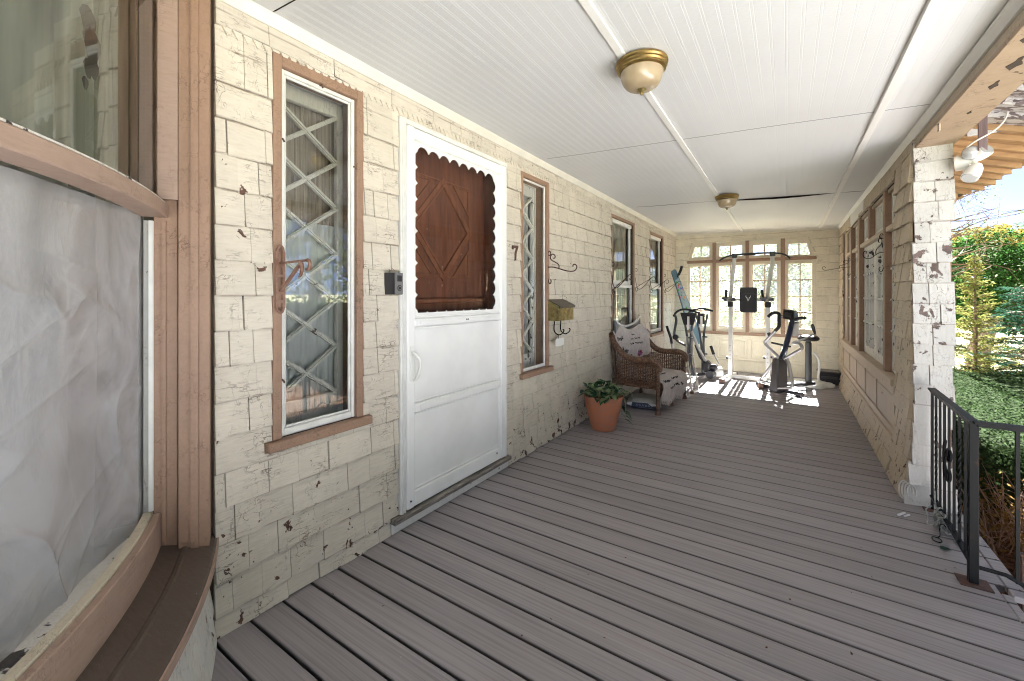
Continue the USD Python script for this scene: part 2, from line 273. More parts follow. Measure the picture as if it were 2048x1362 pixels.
M['muntin_peel'] = paint('muntin_peeling_paint', (.70, .68, .64), axis='v', amount=.585, crack=1.0, rough=.55, wood=(.05, .045, .045))
M['panel_tan'] = paint('tan_panel_paint', (.54, .43, .32), axis='v', amount=.74, crack=.45, peel=(.09, .055, .04))
M['panel_cream'] = paint('cream_panel_paint', (.74, .67, .53), axis='v', amount=.8, crack=.25, peel=(.3, .24, .17))
M['beam'] = paint('peeling_beam_paint', (.37, .27, .185), axis='r', amount=.62, crack=1.0, pscale=9.0, wood=(.10, .06, .04))
M['beam_tan'] = paint('tan_beam_paint', (.40, .325, .24), axis='r', amount=.72, crack=.6)
M['backing'] = mat('dark_gap', (.055, .035, .025), .9, var=.4)
M['ceiling'] = mat('ceiling_white_paint', (.625, .625, .625), .5, var=.05, vscale=1.3, bump=.1, bscale=90)
M['batten'] = mat('batten_white_paint', (.76, .745, .71), .45, var=.06, vscale=5)
M['crown'] = mat('crown_cream_paint', (.75, .71, .62), .45, var=.1, vscale=6)
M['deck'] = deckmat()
M['metal_white'] = mat('white_door_enamel', (.83, .82, .795), .38, var=.13, vscale=2.2, detail=8, ramp=(.28, .55))
M['sash_white'] = mat('white_sash_metal', (.74, .73, .69), .4, var=.14, vscale=12)
M['white_plastic'] = mat('white_plastic', (.78, .77, .73), .35, var=.05)
M['door_wood'] = mat('red_brown_door_wood', (.20, .072, .038), .48, c2=(.105, .038, .02), vscale=3, sc=(10, 10, 1.2), bump=.12, bscale=40, detail=6)
M['door_wood_light'] = mat('red_brown_moulding_wood', (.24, .092, .045), .46, c2=(.15, .055, .028), vscale=3, sc=(10, 10, 1.2), detail=6)
M['grey_wood'] = mat('weathered_grey_wood', (.30, .27, .24), .8, c2=(.09, .075, .065), vscale=8, sc=(6, 1, 8), bump=.4, bscale=30)
M['pane'] = panemat('window_pane', ior=1.9)
M['pane_thin'] = panemat('outer_window_pane', ior=1.3)
M['pane_dirty'] = panemat('dirty_pane', ior=1.7, dirt=.025)
M['screen_pane'] = panemat('door_pane', ior=1.35, tint=(.9, .9, .9))
M['curtain'] = clothmat('white_curtain', (.84, .83, .80), .35, sc=(1, 1, 1))
M['curtain_tan'] = clothmat('tan_blind', (.55, .46, .37), .3, sc=(30, 30, .3), var=.5)
M['curtain_green'] = clothmat('grey_green_curtain', (.56, .58, .49), .25, sc=(8, 8, .6), var=.35)
M['film'] = usdkit.material(stage, '/World/Looks/plastic_film', {
    'g': ('geometry', {}), 'mp': ('mapping', {'scale': (1, 1, .7)}), 'n': ('noise_texture', {'scale': 5.0, 'detail': 5, 'roughness': .6, 'distortion': 1.0}), 'b': ('bump', {'strength': .35, 'distance': .02}),
    'vo': ('voronoi_texture', {'feature': 'distance_to_edge', 'scale': 2.6}), 'vr': ('rgb_ramp', {'ramp': [(0, (1, 1, 1)), (.02, (.3, .3, .3)), (.06, (0, 0, 0)), (1, (0, 0, 0))]}), 'ad': ('math', {'math_type': 'multiply_add', 'value2': .22}),
    'd': ('diffuse_bsdf', {'color': (.93, .93, .98)}), 't': ('translucent_bsdf', {'color': (.8, .8, .84)}), 'tr': ('transparent_bsdf', {'color': (.97, .97, .98)}), 'gl': ('glossy_bsdf', {'color': (1, 1, 1), 'roughness': .035}),
    'm1': ('mix_closure', {'fac': .35}), 'm2': ('mix_closure', {}), 'fr': ('fresnel', {'IOR': 2.0}), 'm3': ('mix_closure', {}), 'hz': ('rgb_ramp', {'ramp': [(.3, (.28, .28, .28)), (.7, (.62, .62, .62))]})},
    [('g.position', 'mp.vector'), ('mp.vector', 'n.vector'), ('n.fac', 'ad.value3'), ('mp.vector', 'vo.vector'), ('vo.distance', 'vr.fac'), ('vr.color', 'ad.value1'), ('ad.value', 'b.height'), ('b.normal', 'gl.normal'), 
     ('d.BSDF', 'm1.closure1'), ('t.BSDF', 'm1.closure2'), ('m1.closure', 'm2.closure1'), ('tr.BSDF', 'm2.closure2'), ('n.fac', 'hz.fac'), ('hz.color', 'm2.fac'), ('m2.closure', 'm3.closure1'), ('gl.BSDF', 'm3.closure2'), ('fr.fac', 'm3.fac')], surface='m3.closure')
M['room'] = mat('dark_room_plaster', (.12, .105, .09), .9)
M['iron'] = mat('black_iron_paint', (.010, .010, .011), .5, c2=(.035, .020, .014), ramp=(.30, .38), vscale=14, spec=.12)
M['rust'] = mat('rusty_iron', (.13, .055, .035), .7, c2=(.05, .03, .025), vscale=30, bump=.4)
M['rust_pink'] = mat('brown_painted_iron', (.27, .16, .115), .6, c2=(.17, .08, .05), vscale=30)
M['brass'] = mat('aged_brass', (.45, .33, .13), .36, metal=1.0, c2=(.30, .20, .07), vscale=10)
M['brass_dull'] = mat('dull_brass', (.40, .32, .13), .42, metal=.85, c2=(.20, .15, .06), vscale=25)
M['mail_lid'] = mat('dark_bronze_lid', (.14, .115, .09), .4, metal=.6, c2=(.08, .065, .05), vscale=30)
M['frosted'] = mat('frosted_tan_glass', (.34, .26, .165), .3, var=.18, vscale=8, spec=.6, coat=.3)
M['terracotta'] = mat('terracotta', (.46, .155, .07), .65, c2=(.37, .16, .095), vscale=9, sc=(1, 1, 4), bump=.15, bscale=18, detail=7)
M['soil'] = mat('potting_soil', (.05, .032, .022), .95, var=.6, vscale=60, bump=.8)
M['leaf'] = leafmat('plant_leaf', (.05, .13, .045), (.03, .085, .04), .2, .3)
M['leaf_pale'] = leafmat('variegated_leaf', (.42, .45, .27), (.25, .33, .17), .25, .4)
M['stem'] = mat('plant_stem', (.28, .30, .15), .6)
M['wicker'] = mat('brown_wicker', (.19, .10, .055), .5, c2=(.06, .03, .018), vscale=55, bump=1.0, bscale=110, ramp=(.42, .6))
M['throw'] = clothmat('printed_throw', (.66, .60, .58), .1, rough=.95, bump=.12, sc=(6, 6, 6), var=.22)
M['ink'] = mat('black_ink', (.02, .018, .02), .9)
M['purple'] = mat('purple_print', (.30, .10, .28), .9)
M['magenta'] = mat('dark_red_print', (.28, .03, .07), .9)
M['bag'] = mat('white_sack', (.55, .55, .53), .5, var=.2, bump=.3, bscale=20)
M['bag_blue'] = mat('blue_sack_print', (.015, .025, .06), .45, var=.2)
M['white_enamel'] = mat('white_powder_coat', (.74, .74, .70), .32, var=.04, vscale=9)
M['black_rubber'] = mat('black_foam', (.018, .018, .019), .65, bump=.15, bscale=120)
M['black_vinyl'] = mat('charcoal_vinyl', (.030, .030, .034), .45)
M['black_gloss'] = mat('dark_gloss_plastic', (.028, .027, .030), .28)
M['grey_steel'] = mat('grey_painted_steel', (.075, .078, .085), .38, metal=.3)
M['silver'] = mat('silver_tube', (.62, .62, .62), .26, metal=.9)
M['brown_cap'] = mat('brown_end_cap', (.12, .065, .04), .6)
M['sat_grey'] = mat('satin_grey_plate', (.23, .23, .24), .35, metal=.3)
M['housing'] = mat('brown_grey_housing', (.045, .040, .038), .3, var=.3)
M['navy'] = mat('navy_column', (.020, .028, .055), .3, coat=.4)
M['board_blue'] = mat('slate_blue_board', (.10, .20, .27), .35, var=.2)
M['board_pale'] = mat('pale_blue_print', (.35, .47, .50), .5, var=.2, vscale=30)
for k, c in dict(dot_red=(.6, .05, .03), dot_orange=(.75, .28, .03), dot_green=(.05, .35, .05), dot_blue=(.05, .15, .5), dot_pink=(.7, .10, .28), dot_yellow=(.75, .6, .05)).items(): M[k] = mat(k, c, .6)
M['cord'] = mat('white_cord', (.62, .60, .55), .6)
M['cord_grey'] = mat('grey_plastic_cord', (.40, .41, .38), .5, c2=(.16, .17, .15), vscale=40)
M['bark'] = mat('brown_bark', (.16, .11, .08), .9, c2=(.06, .04, .03), vscale=9, sc=(3, 3, .6), bump=.8, bscale=20)
M['bark_pale'] = mat('pale_bark', (.27, .20, .16), .9, c2=(.13, .09, .07), vscale=9, sc=(3, 3, .6), bump=.8, bscale=20)
M['twig'] = mat('brown_twig', (.17, .105, .07), .85, var=.4, vscale=12)
M['ivy'] = leafmat('ivy_leaf', (.10, .17, .03), (.04, .10, .025), .45, .55)
M['ivy_orange'] = leafmat('new_growth_leaf', (.30, .17, .045), (.17, .14, .035), .3)
M['conifer'] = leafmat('yellow_green_needle', (.38, .29, .07), (.16, .17, .05), .3)
M['cedar'] = leafmat('blue_green_needle', (.06, .135, .07), (.03, .08, .05), .25)
M['hedge'] = leafmat('ground_cover_leaf', (.060, .064, .024), (.024, .040, .016), .12, .85)
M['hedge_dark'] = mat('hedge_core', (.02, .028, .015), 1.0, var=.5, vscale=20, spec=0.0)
M['rusty_leaf'] = leafmat('rusty_leaf', (.28, .10, .04), (.14, .09, .03), .35)
M['far_leaf'] = leafmat('far_leaf', (.19, .22, .13), (.10, .13, .075), .35, .7)
M['grey_stile'] = paint('grey_dirty_paint', (.42, .41, .38), axis='v', amount=.70, crack=.6)
M['grass'] = leafmat('dry_grass', (.20, .19, .07), (.12, .14, .05), .3)
M['litter'] = leafmat('fallen_leaf', (.30, .17, .09), (.12, .065, .04), .15, .7)
M['mulch'] = mat('mulch_ground', (.14, .085, .055), .95, c2=(.045, .028, .02), vscale=22, bump=1.0, bscale=35, detail=6, spec=0.0)
M['concrete'] = mat('pale_concrete', (.43, .445, .46), .85, var=.18, vscale=3, bump=.3, bscale=50, isl=.06)
M['lawn'] = mat('dry_lawn_ground', (.31, .285, .20), .95, c2=(.20, .21, .12), vscale=1.2, bump=.5, bscale=30, detail=6, spec=0.0)
M['roof_wood'] = mat('orange_roof_boards', (.44, .27, .125), .7, c2=(.30, .175, .08), vscale=4, sc=(1, 5, 5), bump=.3, bscale=20, isl=.15)
M['roof_grey'] = paint('grey_peeling_boards', (.50, .48, .47), axis='r', amount=.56, crack=1.0, wood=(.13, .10, .10))
M['roof_felt'] = mat('roof_shingle_dark', (.11, .09, .08), .9, var=.4, vscale=14)
M['hanger_wood'] = mat('purple_brown_strip', (.17, .115, .12), .7, var=.3, sc=(20, 20, 1))
M['black_wire'] = mat('black_wire', (.02, .02, .02), .5)
M['lens'] = mat('clear_lens_plastic', (.55, .55, .55), .08, metal=.4)
M['paper'] = mat('white_scrap', (.75, .75, .76), .6)

# ================================================================ SETTING
YE = 7.84                       # end wall
def wall_x(y): return -1.792 + .0168 * y
def zc(x, y):                   # underside of the ceiling (falls towards the open side)
    zl = 2.413 - .0104 * (y - .8); t = (x + 1.76) / 2.41
    return zl * (1 - t) + 2.265 * t
GZ = -.55
g = MB(); gr = np.linspace(-1, 1, 61); gx = np.sign(gr) * np.abs(gr) ** 3 * 300
GX, GY = np.meshgrid(gx, gx + 5, indexing='ij')
GZZ = GZ + .06 * (meshkit.fbm(np.stack([GX * .5, GY * .5, GX * 0], -1), 3) - .5) + np.clip((np.hypot(GX, GY) - 25) * .01, 0, 1.2)
g.grid(np.stack([GX, GY, GZZ], -1))
obj('ground', g, M['lawn'], kind='structure', smooth=True)
# mulch bed beside the porch
g = MB(); a, b = np.meshgrid(np.linspace(.3, 4.5, 50), np.linspace(2.2, 14, 120), indexing='ij')
hz = GZ + .045 + .07 * meshkit.fbm(np.stack([a * 3, b * 3, a * 0], -1), 4); hz[0, :] -= .3; hz[-1, :] -= .3; hz[:, 0] -= .3; hz[:, -1] -= .3
g.grid(np.stack([a, b, hz], -1)); obj('garden_bed', g, M['mulch'], kind='structure', smooth=True)

# unseen concrete walk with joints, added pale to bounce sun into the porch
pv = thing('front_walk', kind='structure'); r = np.random.default_rng(3)
for i, xa in enumerate(np.arange(1.75, 9.4, 1.5)):
    for j, ya in enumerate(np.arange(-10.0, 2.4, 1.5)):
        obj('slab', B(((xa, ya, GZ - .1), (xa + 1.485, min(ya + 1.485, 2.55), GZ + .125 + r.uniform(-.004, .004)), .006)), M['concrete'], pv)
st_ = thing('porch_steps', 'wooden steps leading down from the porch to the added walk', 'steps')
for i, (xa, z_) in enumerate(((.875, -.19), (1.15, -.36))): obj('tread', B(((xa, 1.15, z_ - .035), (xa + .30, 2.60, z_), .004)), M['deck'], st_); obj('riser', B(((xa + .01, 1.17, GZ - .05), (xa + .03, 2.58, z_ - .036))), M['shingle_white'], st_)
# porch floor: boards laid across the porch
fl = thing('porch_floor', kind='structure')
PITCH = .1264
k0 = int((-2.6 - .699) / PITCH)
y = .699 + k0 * PITCH
while y < YE - .01:
    y1 = min(y + PITCH - .0082, YE - .004); xm = (y + y1) / 2
    x0 = wall_x(xm) + .002
    if xm < .70:
        x0 = -1.9 if xm < -1.5 else -2.715 + math.sqrt(max(.01, 2.26 ** 2 - (xm + 1.426) ** 2))
    x1 = .765 if xm < 2.66 else (.80 if xm < 3.5 else .70)
    m = MB(); c = .005
    m.poly(Polygon([(y, -.028), (y1, -.028), (y1, -c), (y1 - c, 0), (y + c, 0), (y, -c)]), x0, x1, lambda a, b, d: (d, a, b + .0006 * math.sin(a * 77)))
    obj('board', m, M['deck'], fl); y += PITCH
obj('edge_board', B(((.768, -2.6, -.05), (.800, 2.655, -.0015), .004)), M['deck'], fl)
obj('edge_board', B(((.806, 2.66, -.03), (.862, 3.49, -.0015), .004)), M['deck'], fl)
obj('rim_joist', B(((.70, -2.55, -.24), (.755, 3.52, -.034)), ((-1.7, -2.55, -.24), (.69, -2.5, -.034))), M['shingle_white'], fl)
m = MB()
for yy in np.arange(2.72, 3.45, PITCH):
    for xx in (.785, .845): m.lathe([(0, .0005), (.0045, .0005), (.0045, -.004)], (xx, yy, 0), 8)
obj('screw_heads', m, M['rust'], fl, kind='stuff')
obj('under_floor', B(((-1.95, -2.5, GZ - .3), (.68, YE, -.045))), M['black_wire'], fl)

# ceiling: three columns of beaded panels, battens, crown strips
ce = thing('porch_ceiling', kind='structure')
cols = [(-1.80, -.615), (-.600, .412), (.427, .665)]; rows = [(-2.6, .884), (.890, 3.020), (3.026, 5.198), (5.206, YE + .01)]
for ci, (xa, xb) in enumerate(cols):
    for ri, (ya, yb) in enumerate(rows):
        xs, dz = [xa], [0]
        q = math.ceil(xa / .052) * .052
        while q < xb - .012:
            for o, d in ((-.0070, 0), (-.0052, .0007), (-.0034, 0), (.0034, 0), (.0052, .0007), (.0070, 0)):
                if xa < q + o < xb: xs.append(q + o); dz.append(d)
            q += .052
        xs.append(xb); dz.append(0); xs, dz = np.array(xs), np.array(dz); ys = np.linspace(ya, yb, 13)
        P = np.zeros((len(ys), len(xs), 3))
        for i, yy in enumerate(ys):
            w = .009 * (meshkit.noise(np.stack([xs * 2.2, xs * 0 + yy * 1.3, xs * 0], -1), 3) - .5)
            sag = 0
            if ri == 3: sag = -.019 * np.clip(1 - (yy - ya) / .7, 0, 1) ** 1.5 * np.sin(np.clip((xs - xa) / (xb - xa), 0, 1) * math.pi) ** (1 if ci == 1 else 3) * (1 if ci == 1 else .15)
            P[i] = np.stack([xs, xs * 0 + yy, np.array([zc(x, yy) for x in xs]) + dz + w + sag], -1)
        m = MB(); m.grid(P)
        obj('ceiling_panel', m, M['ceiling'], ce, smooth=False)
def strip(name, x0, x1, ya, yb, th, mt, n=24, wob=0.004):
    m = MB(); ys = np.linspace(ya, yb, n)
    rows_ = []
    for yy in ys:
        w = wob * (meshkit.noise(np.array([yy * .9, x0 * 3, 0]), 5) - .5) * 2
        xa, xb = (x0(yy), x1(yy)) if callable(x0) else (x0 + w, x1 + w)
        za, zb = zc(xa, yy) + .004, zc(xb, yy) + .004; t = th * (1 + .25 * w / max(wob, 1e-6))
        rows_.append([(xa, yy, za), (xa + .003, yy, za - t), (xb - .003, yy, zb - t), (xb, yy, zb)])
    m.grid(np.array(rows_)); return obj(name, m, mt, ce)
strip('batten', -.628, -.590, -2.6, YE, .014, M['batten'])
strip('batten', .400, .440, -2.6, YE, .016, M['batten'], wob=.008)
for nm, xa, xb in (('crown_strip', None, None),):
    m = MB(); r_ = []
    for yy in np.linspace(.66, YE, 12):
        xw = wall_x(yy) + .014; z = zc(xw, yy); r_.append([(xw, yy, z - .045), (xw + .012, yy, z - .045), (xw + .034, yy, z - .012), (xw + .036, yy, z + .002)])
    m.grid(np.array(r_)); obj(nm, m, M['crown'], ce)
m = MB(); r_ = []
for yy in np.linspace(-2.6, YE, 12):
    z = zc(.66, yy); r_.append([(.662, yy, z - .035), (.650, yy, z - .034), (.628, yy, z - .008), (.626, yy, z + .002)])
m.grid(np.array(r_)); obj('crown_strip', m, M['batten'], ce)
m = MB(); r_ = []
for xx in np.linspace(-1.66, .66, 8):
    z = zc(xx, YE); r_.append([(xx, YE - .004, z - .030), (xx, YE - .02, z - .030), (xx, YE - .024, z - .006), (xx, YE - .13, z - .006), (xx, YE - .135, z + .002)])
m.grid(np.array(r_)); obj('crown_strip', m, M['crown'], ce)
obj('ceiling_backing', B(((-1.95, -2.6, 2.47), (.67, YE + .05, 2.50))), M['backing'], ce)

# ---------------------------------------------------------------- shingles
def shingles(parent, mt, fr, s0, s1, rows_, holes=(), wmin=.08, wmax=.175, th=.019, seed=1, keep=300, off=lambda z: 0.0, near=lambda s, z: s, edge=.0, names='shingle', gap=.0046):
    """rows_: list of (z0, z1). fr(s, n, z) -> xyz. holes: rects (s0, s1, z0, z1). The nearest 'keep' pieces become parts, the rest one part."""
    r = np.random.default_rng(seed); out = []
    for zi, (z0, z1) in enumerate(rows_):
        s = s0 - r.uniform(0, .06)
        while s < s1 - .01:
            w = r.uniform(wmin, wmax) if r.random() < .8 else r.uniform(wmin * .6, wmin * 1.2)
            a, b = max(s, s0 + r.uniform(0, edge)), min(s + w, s1 - r.uniform(0, edge)); s += w
            if b - a < .012: continue
            gp = gap * r.choice([.10, .22, .5, .9, 1.3]); b -= gp
            jz = r.normal(0, .002); jn = abs(r.normal(0, .003)); tilt = r.normal(0, .0034)
            cuts = sorted({a, b, *[q for h in holes for q in h[:2] if a < q < b]}); mm = MB(); ok = False
            for c0, c1 in zip(cuts[:-1], cuts[1:]):
                mid = (c0 + c1) / 2; zs = [(z0, z1)]
                for h in holes:
                    if h[0] < mid < h[1]:
                        nz = []
                        for q0, q1 in zs:
                            if h[3] <= q0 or h[2] >= q1: nz.append((q0, q1))
                            else:
                                if h[2] - q0 > .004: nz.append((q0, h[2]))
                                if q1 - h[3] > .004: nz.append((h[3], q1))
                        zs = nz
                for q0, q1 in zs:
                    t0 = th + jn - (th * .65) * (q0 - z0) / (z1 - z0); t1 = th + jn - (th * .65) * (q1 - z0) / (z1 - z0)
                    zb0 = q0 + (jz if q0 == z0 else 0); ex = .006 if q1 == z1 else 0
                    k0, k1 = (zb0 - tilt * .5, zb0 + tilt * .5) if q0 == z0 else (q0, q0)
                    o0, o1 = off(q0), off(q1)
                    mm.hexa([fr(c0, o0, k0), fr(c1, o0, k1), fr(c1, o1, q1 + ex), fr(c0, o1, q1 + ex), fr(c0, o0 + t0, k0), fr(c1, o0 + t0, k1), fr(c1, o1 + t1, q1 + ex), fr(c0, o1 + t1, q1 + ex)]); ok = True
            if ok: out.append((near((a + b) / 2, z0), mm))
    out.sort(key=lambda q: q[0])
    for _, mm in out[:keep]: obj(names, mm, mt, parent)
    if out[keep:]:
        big = MB()
        for _, mm in out[keep:]:
            v, f = mm.mesh(); big.raw(v, f)
        obj('far_shingles', big, mt, parent, kind='stuff')
def holes_poly(s0, s1, z0, z1, holes):
    p = sbox(s0, z0, s1, z1)
    for h in holes: p = p.difference(h if hasattr(h, 'area') else sbox(h[0], h[2], h[1], h[3]))
    return p
def sawteeth(parent, fr, s0, s1, z, n0, step, h, th, mt):
    m = MB(); s = s0
    while s + step <= s1:
        v = [fr(s, n0, z), fr(s + step * .96, n0, z), fr(s + step * .55, n0, z - h), fr(s, n0 + th, z), fr(s + step * .96, n0 + th, z), fr(s + step * .55, n0 + th * .8, z - h)]
        m.raw(v, [[3, 5, 4], [0, 1, 2], [0, 2, 5], [0, 5, 3], [2, 1, 4], [2, 4, 5], [0, 3, 4], [0, 4, 1]]); s += step
    obj('sawtooth_trim', m, mt, parent)

# ================================================================ HOUSE WALL (local: x outward, y along the wall, z up)
hw = thing('house_wall', 'long cream shingled house wall with peeling paint behind the door and windows', 'wall', (-1.792, 0, 0), -math.degrees(math.atan(.0168)))
F = lambda s, n, z: (n, s, z)
W1 = (.905, 1.338, .635, 2.276); W2 = (2.775, 3.225, .622, 2.242); W3 = (4.70, 5.545, .62, 2.215); W4 = (6.235, 6.99, .65, 2.20); DR = (1.563, 2.568, .0, 2.243)
holes = [W1, W2, W3, W4, DR]
inner = [(W1[0] + .035, W1[1] - .035, .68, 2.235), (W2[0] + .03, W2[1] - .03, .655, 2.21), (W3[0] + .03, W3[1] - .03, .66, 2.185), (W4[0] + .03, W4[1] - .03, .69, 2.17), (1.60, 2.555, .085, 2.215)]
m = MB(); m.poly(holes_poly(.60, YE + .1, -.02, 2.46, inner), -.16, .0005, lambda a, b, d: (d, a, b)); obj('wall_backing', m, M['backing'], hw)
ex = .133; z0 = 1.407 - 11 * ex
rows_ = [(max(0.004, z0 + k * ex), z0 + (k + 1) * ex) for k in range(0, 18) if z0 + (k + 1) * ex < 2.31]
rows_[0] = (.006, rows_[0][1])
rows_ = [r_ for r_ in rows_ if r_[0] < 2.2]; rows_[-1] = (rows_[-1][0], 2.275)
hs = [(h[0] - .002, h[1] + .002, h[2] - .002, h[3] + .001) for h in holes]
hs[0] = (W1[0] - .002, W1[1] + .002, .676, W1[3]); hs += [(.872, 1.378, .634, .678)]
hs[1] = (W2[0], W2[1], .656, W2[3]); hs += [(2.752, 3.262, .614, .658), (1.505, 2.60, 0.0, .092)]
shingles(hw, M['shingle'], F, .70, YE - .012, rows_, hs, seed=3, near=lambda s, z: math.hypot(s, 1.77), keep=300)
frz = [(2.283, 2.44)]
shingles(hw, M['shingle'], F, .70, YE - .012, frz, [(.0, .01, 0, .01)], seed=8, wmin=.10, wmax=.22, th=.020, near=lambda s, z: s, keep=60, names='frieze_shingle')
sawteeth(hw, F, .72, YE - .03, 2.284, .004, .036, .030, .016, M['shingle'])

def frame4(m, s0, s1, z0, z1, w, n0, n1, wb=None, wt=None, cham=.003, w2=None):
    """a rectangular frame butted end to end"""
    wb = w if wb is None else wb; wt = w if wt is None else wt; w2 = w if w2 is None else w2
    m.box((n0, s0, z0), (n1, s0 + w, z1), cham); m.box((n0, s1 - w2, z0), (n1, s1, z1), cham)
    m.box((n0 + .0006, s0 + w, z1 - wt), (n1 - .0012, s1 - w2, z1), cham); m.box((n0 + .0006, s0 + w, z0), (n1 - .0012, s1 - w2, z0 + wb), cham)
    return m
def pane(parent, m, name='pane', mt='pane'): return obj(name, m, M[mt], parent)
def quad(*p): return MB().raw(p, [[0, 1, 2, 3]])
def curtain(s0, s1, z0, z1, n, amp=.012, folds=9, seed=0, px=None):
    u = np.linspace(0, 1, 90); w = np.linspace(0, 1, 14); P = np.zeros((14, 90, 3)); r = np.random.default_rng(seed); ph = r.uniform(0, 6, 4)
    for i, t in enumerate(w):
        d = amp * (np.sin(u * folds * 6.28 + ph[0] + .5 * np.sin(t * 3 + ph[1])) + .5 * np.sin(u * folds * 2.3 * 6.28 + ph[2])) * (.6 + .4 * t)
        P[i] = np.stack([n + d, s0 + (s1 - s0) * u, z0 * t + z1 * (1 - t) + 0 * u], -1)
    return MB().grid(P)
def diamonds(parent, s0, s1, z0, z1, n, count, w=.020, th=.018, mt='muntin'):
    """criss-cross wooden muntins: X crossings on the centre line"""
    h = (z1 - z0) / count; k = 0
    for i in range(count):
        za, zb = z0 + i * h, z0 + (i + 1) * h
        for p, q, o in (((s0, za), (s1, zb), 0.0), ((s1, za), (s0, zb), .003)):
            m = MB(); m.bar((n + o, p[0], p[1]), (n + o, q[0], q[1]), w, th, up=(1, 0, 0))
            m.bar((n + o + .008, p[0], p[1]), (n + o + .008, q[0], q[1]), w * .45, th, up=(1, 0, 0)); obj('muntin', m, M[mt], parent)
# --- sidelight left of the door
w1 = thing('sidelight_window', 'tall narrow window left of the door with diamond muntins behind an outer sash', parent=hw)
m = MB(); s0, s1, _, z1 = W1
m.box((-.10, s0, .678), (.020, s0 + .036, z1), .003); m.box((-.10, s1 - .036, .678), (.020, s1, z1), .003); m.box((-.10, s0 + .036, z1 - .046), (.0185, s1 - .036, z1), .003); obj('casing', m, M['trim_brown'], w1)
obj('sill', B(((-.10, .876, .637), (.046, 1.374, .677), .004)), M['trim_brown'], w1)
m = frame4(MB(), s0 + .038, s1 - .038, .680, z1 - .048, .017, -.022, .002, wb=.030); frame4(m, s0 + .056, s1 - .056, .711, z1 - .066, .010, -.020, -.006); obj('outer_sash', m, M['sash_white'], w1)
pane(w1, quad((-.012, s0 + .06, .716), (-.012, s1 - .06, .716), (-.012, s1 - .06, z1 - .07), (-.012, s0 + .06, z1 - .07)), 'outer_pane', 'pane')
m = MB(); m.box((-.16, s0 + .032, .660), (-.10, s0 + .040, z1 - .04)); m.box((-.16, s1 - .040, .660), (-.10, s1 - .032, z1 - .04)); m.box((-.16, s0 + .04, .655), (-.09, s1 - .04, .679)); m.box((-.16, s0 + .04, z1 - .045), (-.10, s1 - .04, z1 - .035)); obj('jamb', m, M['muntin'], w1)
m = frame4(MB(), s0 + .033, s1 - .035, .681, z1 - .05, .020, -.13, -.102, wb=.115, wt=.07, w2=.030); obj('inner_sash', m, M['muntin'], w1)
diamonds(w1, s0 + .053, s1 - .065, .796, z1 - .12, -.114, 6)
pane(w1, quad((-.122, s0 + .05, .78), (-.122, s1 - .06, .78), (-.122, s1 - .06, z1 - .1), (-.122, s0 + .05, z1 - .1)), 'inner_pane', 'pane_thin')
obj('curtain', curtain(s0 + .02, s1 - .02, .66, 1.62, -.140, .006, 6, 1), M['curtain'], w1)
obj('blind', curtain(s0 + .02, s1 - .02, 1.60, z1, -.150, .004, 14, 2), M['curtain_tan'], w1)
m = MB()
for s_, z_ in ((1.12, z1 - .05), (s1 - .045, 1.9), (s0 + .042, 1.93), (s0 + .042, .92)): m.tube([(.0, s_, z_), (.012, s_, z_), (.012, s_ + .008, z_ - .012)], .004, 6)
obj('clip', m, M['rust'], w1, kind='stuff')
# --- sidelight right of the door
w2 = thing('sidelight_window', 'narrow window right of the door with peeling diamond muntins deep in its frame', parent=hw)
s0, s1, _, z1 = W2
m = MB(); m.box((-.10, s0, .658), (.018, s0 + .034, z1), .003); m.box((-.10, s1 - .034, .658), (.018, s1, z1), .003); m.box((-.10, s0 + .034, z1 - .036), (.0165, s1 - .034, z1), .003); obj('casing', m, M['trim_brown'], w2)
obj('sill', B(((-.10, 2.755, .617), (.044, 3.258, .657), .004)), M['trim_brown'], w2)
m = frame4(MB(), s0 + .036, s1 - .036, .660, z1 - .038, .014, -.022, -.004, wb=.026); obj('outer_sash', m, M['sash_white'], w2)
pane(w2, quad((-.012, s0 + .05, .686), (-.012, s1 - .05, .686), (-.012, s1 - .05, z1 - .052), (-.012, s0 + .05, z1 - .052)), 'outer_pane', 'pane_thin')
m = MB(); m.box((-.16, s0 + .026, .650), (-.10, s0 + .036, z1 - .03)); m.box((-.16, s1 - .038, .650), (-.10, s1 - .030, z1 - .03)); m.box((-.16, s0 + .036, .640), (-.09, s1 - .038, .659)); m.box((-.16, s0 + .036, z1 - .036), (-.10, s1 - .038, z1 - .026)); obj('jamb', m, M['muntin'], w2)
m = frame4(MB(), s0 + .030, s1 - .031, .661, z1 - .04, .022, -.145, -.117, wb=.11, wt=.08, w2=.022); obj('inner_sash', m, M['muntin_peel'], w2)
diamonds(w2, s0 + .052, s1 - .053, .771, z1 - .12, -.128, 5, mt='muntin')
pane(w2, quad((-.138, s0 + .05, .76), (-.138, s1 - .05, .76), (-.138, s1 - .05, z1 - .11), (-.138, s0 + .05, z1 - .11)), 'inner_pane', 'pane_thin')
obj('curtain', curtain(s0 + .02, s1 - .02, .65, z1, -.175, .010, 6, 4), M['curtain'], w2)
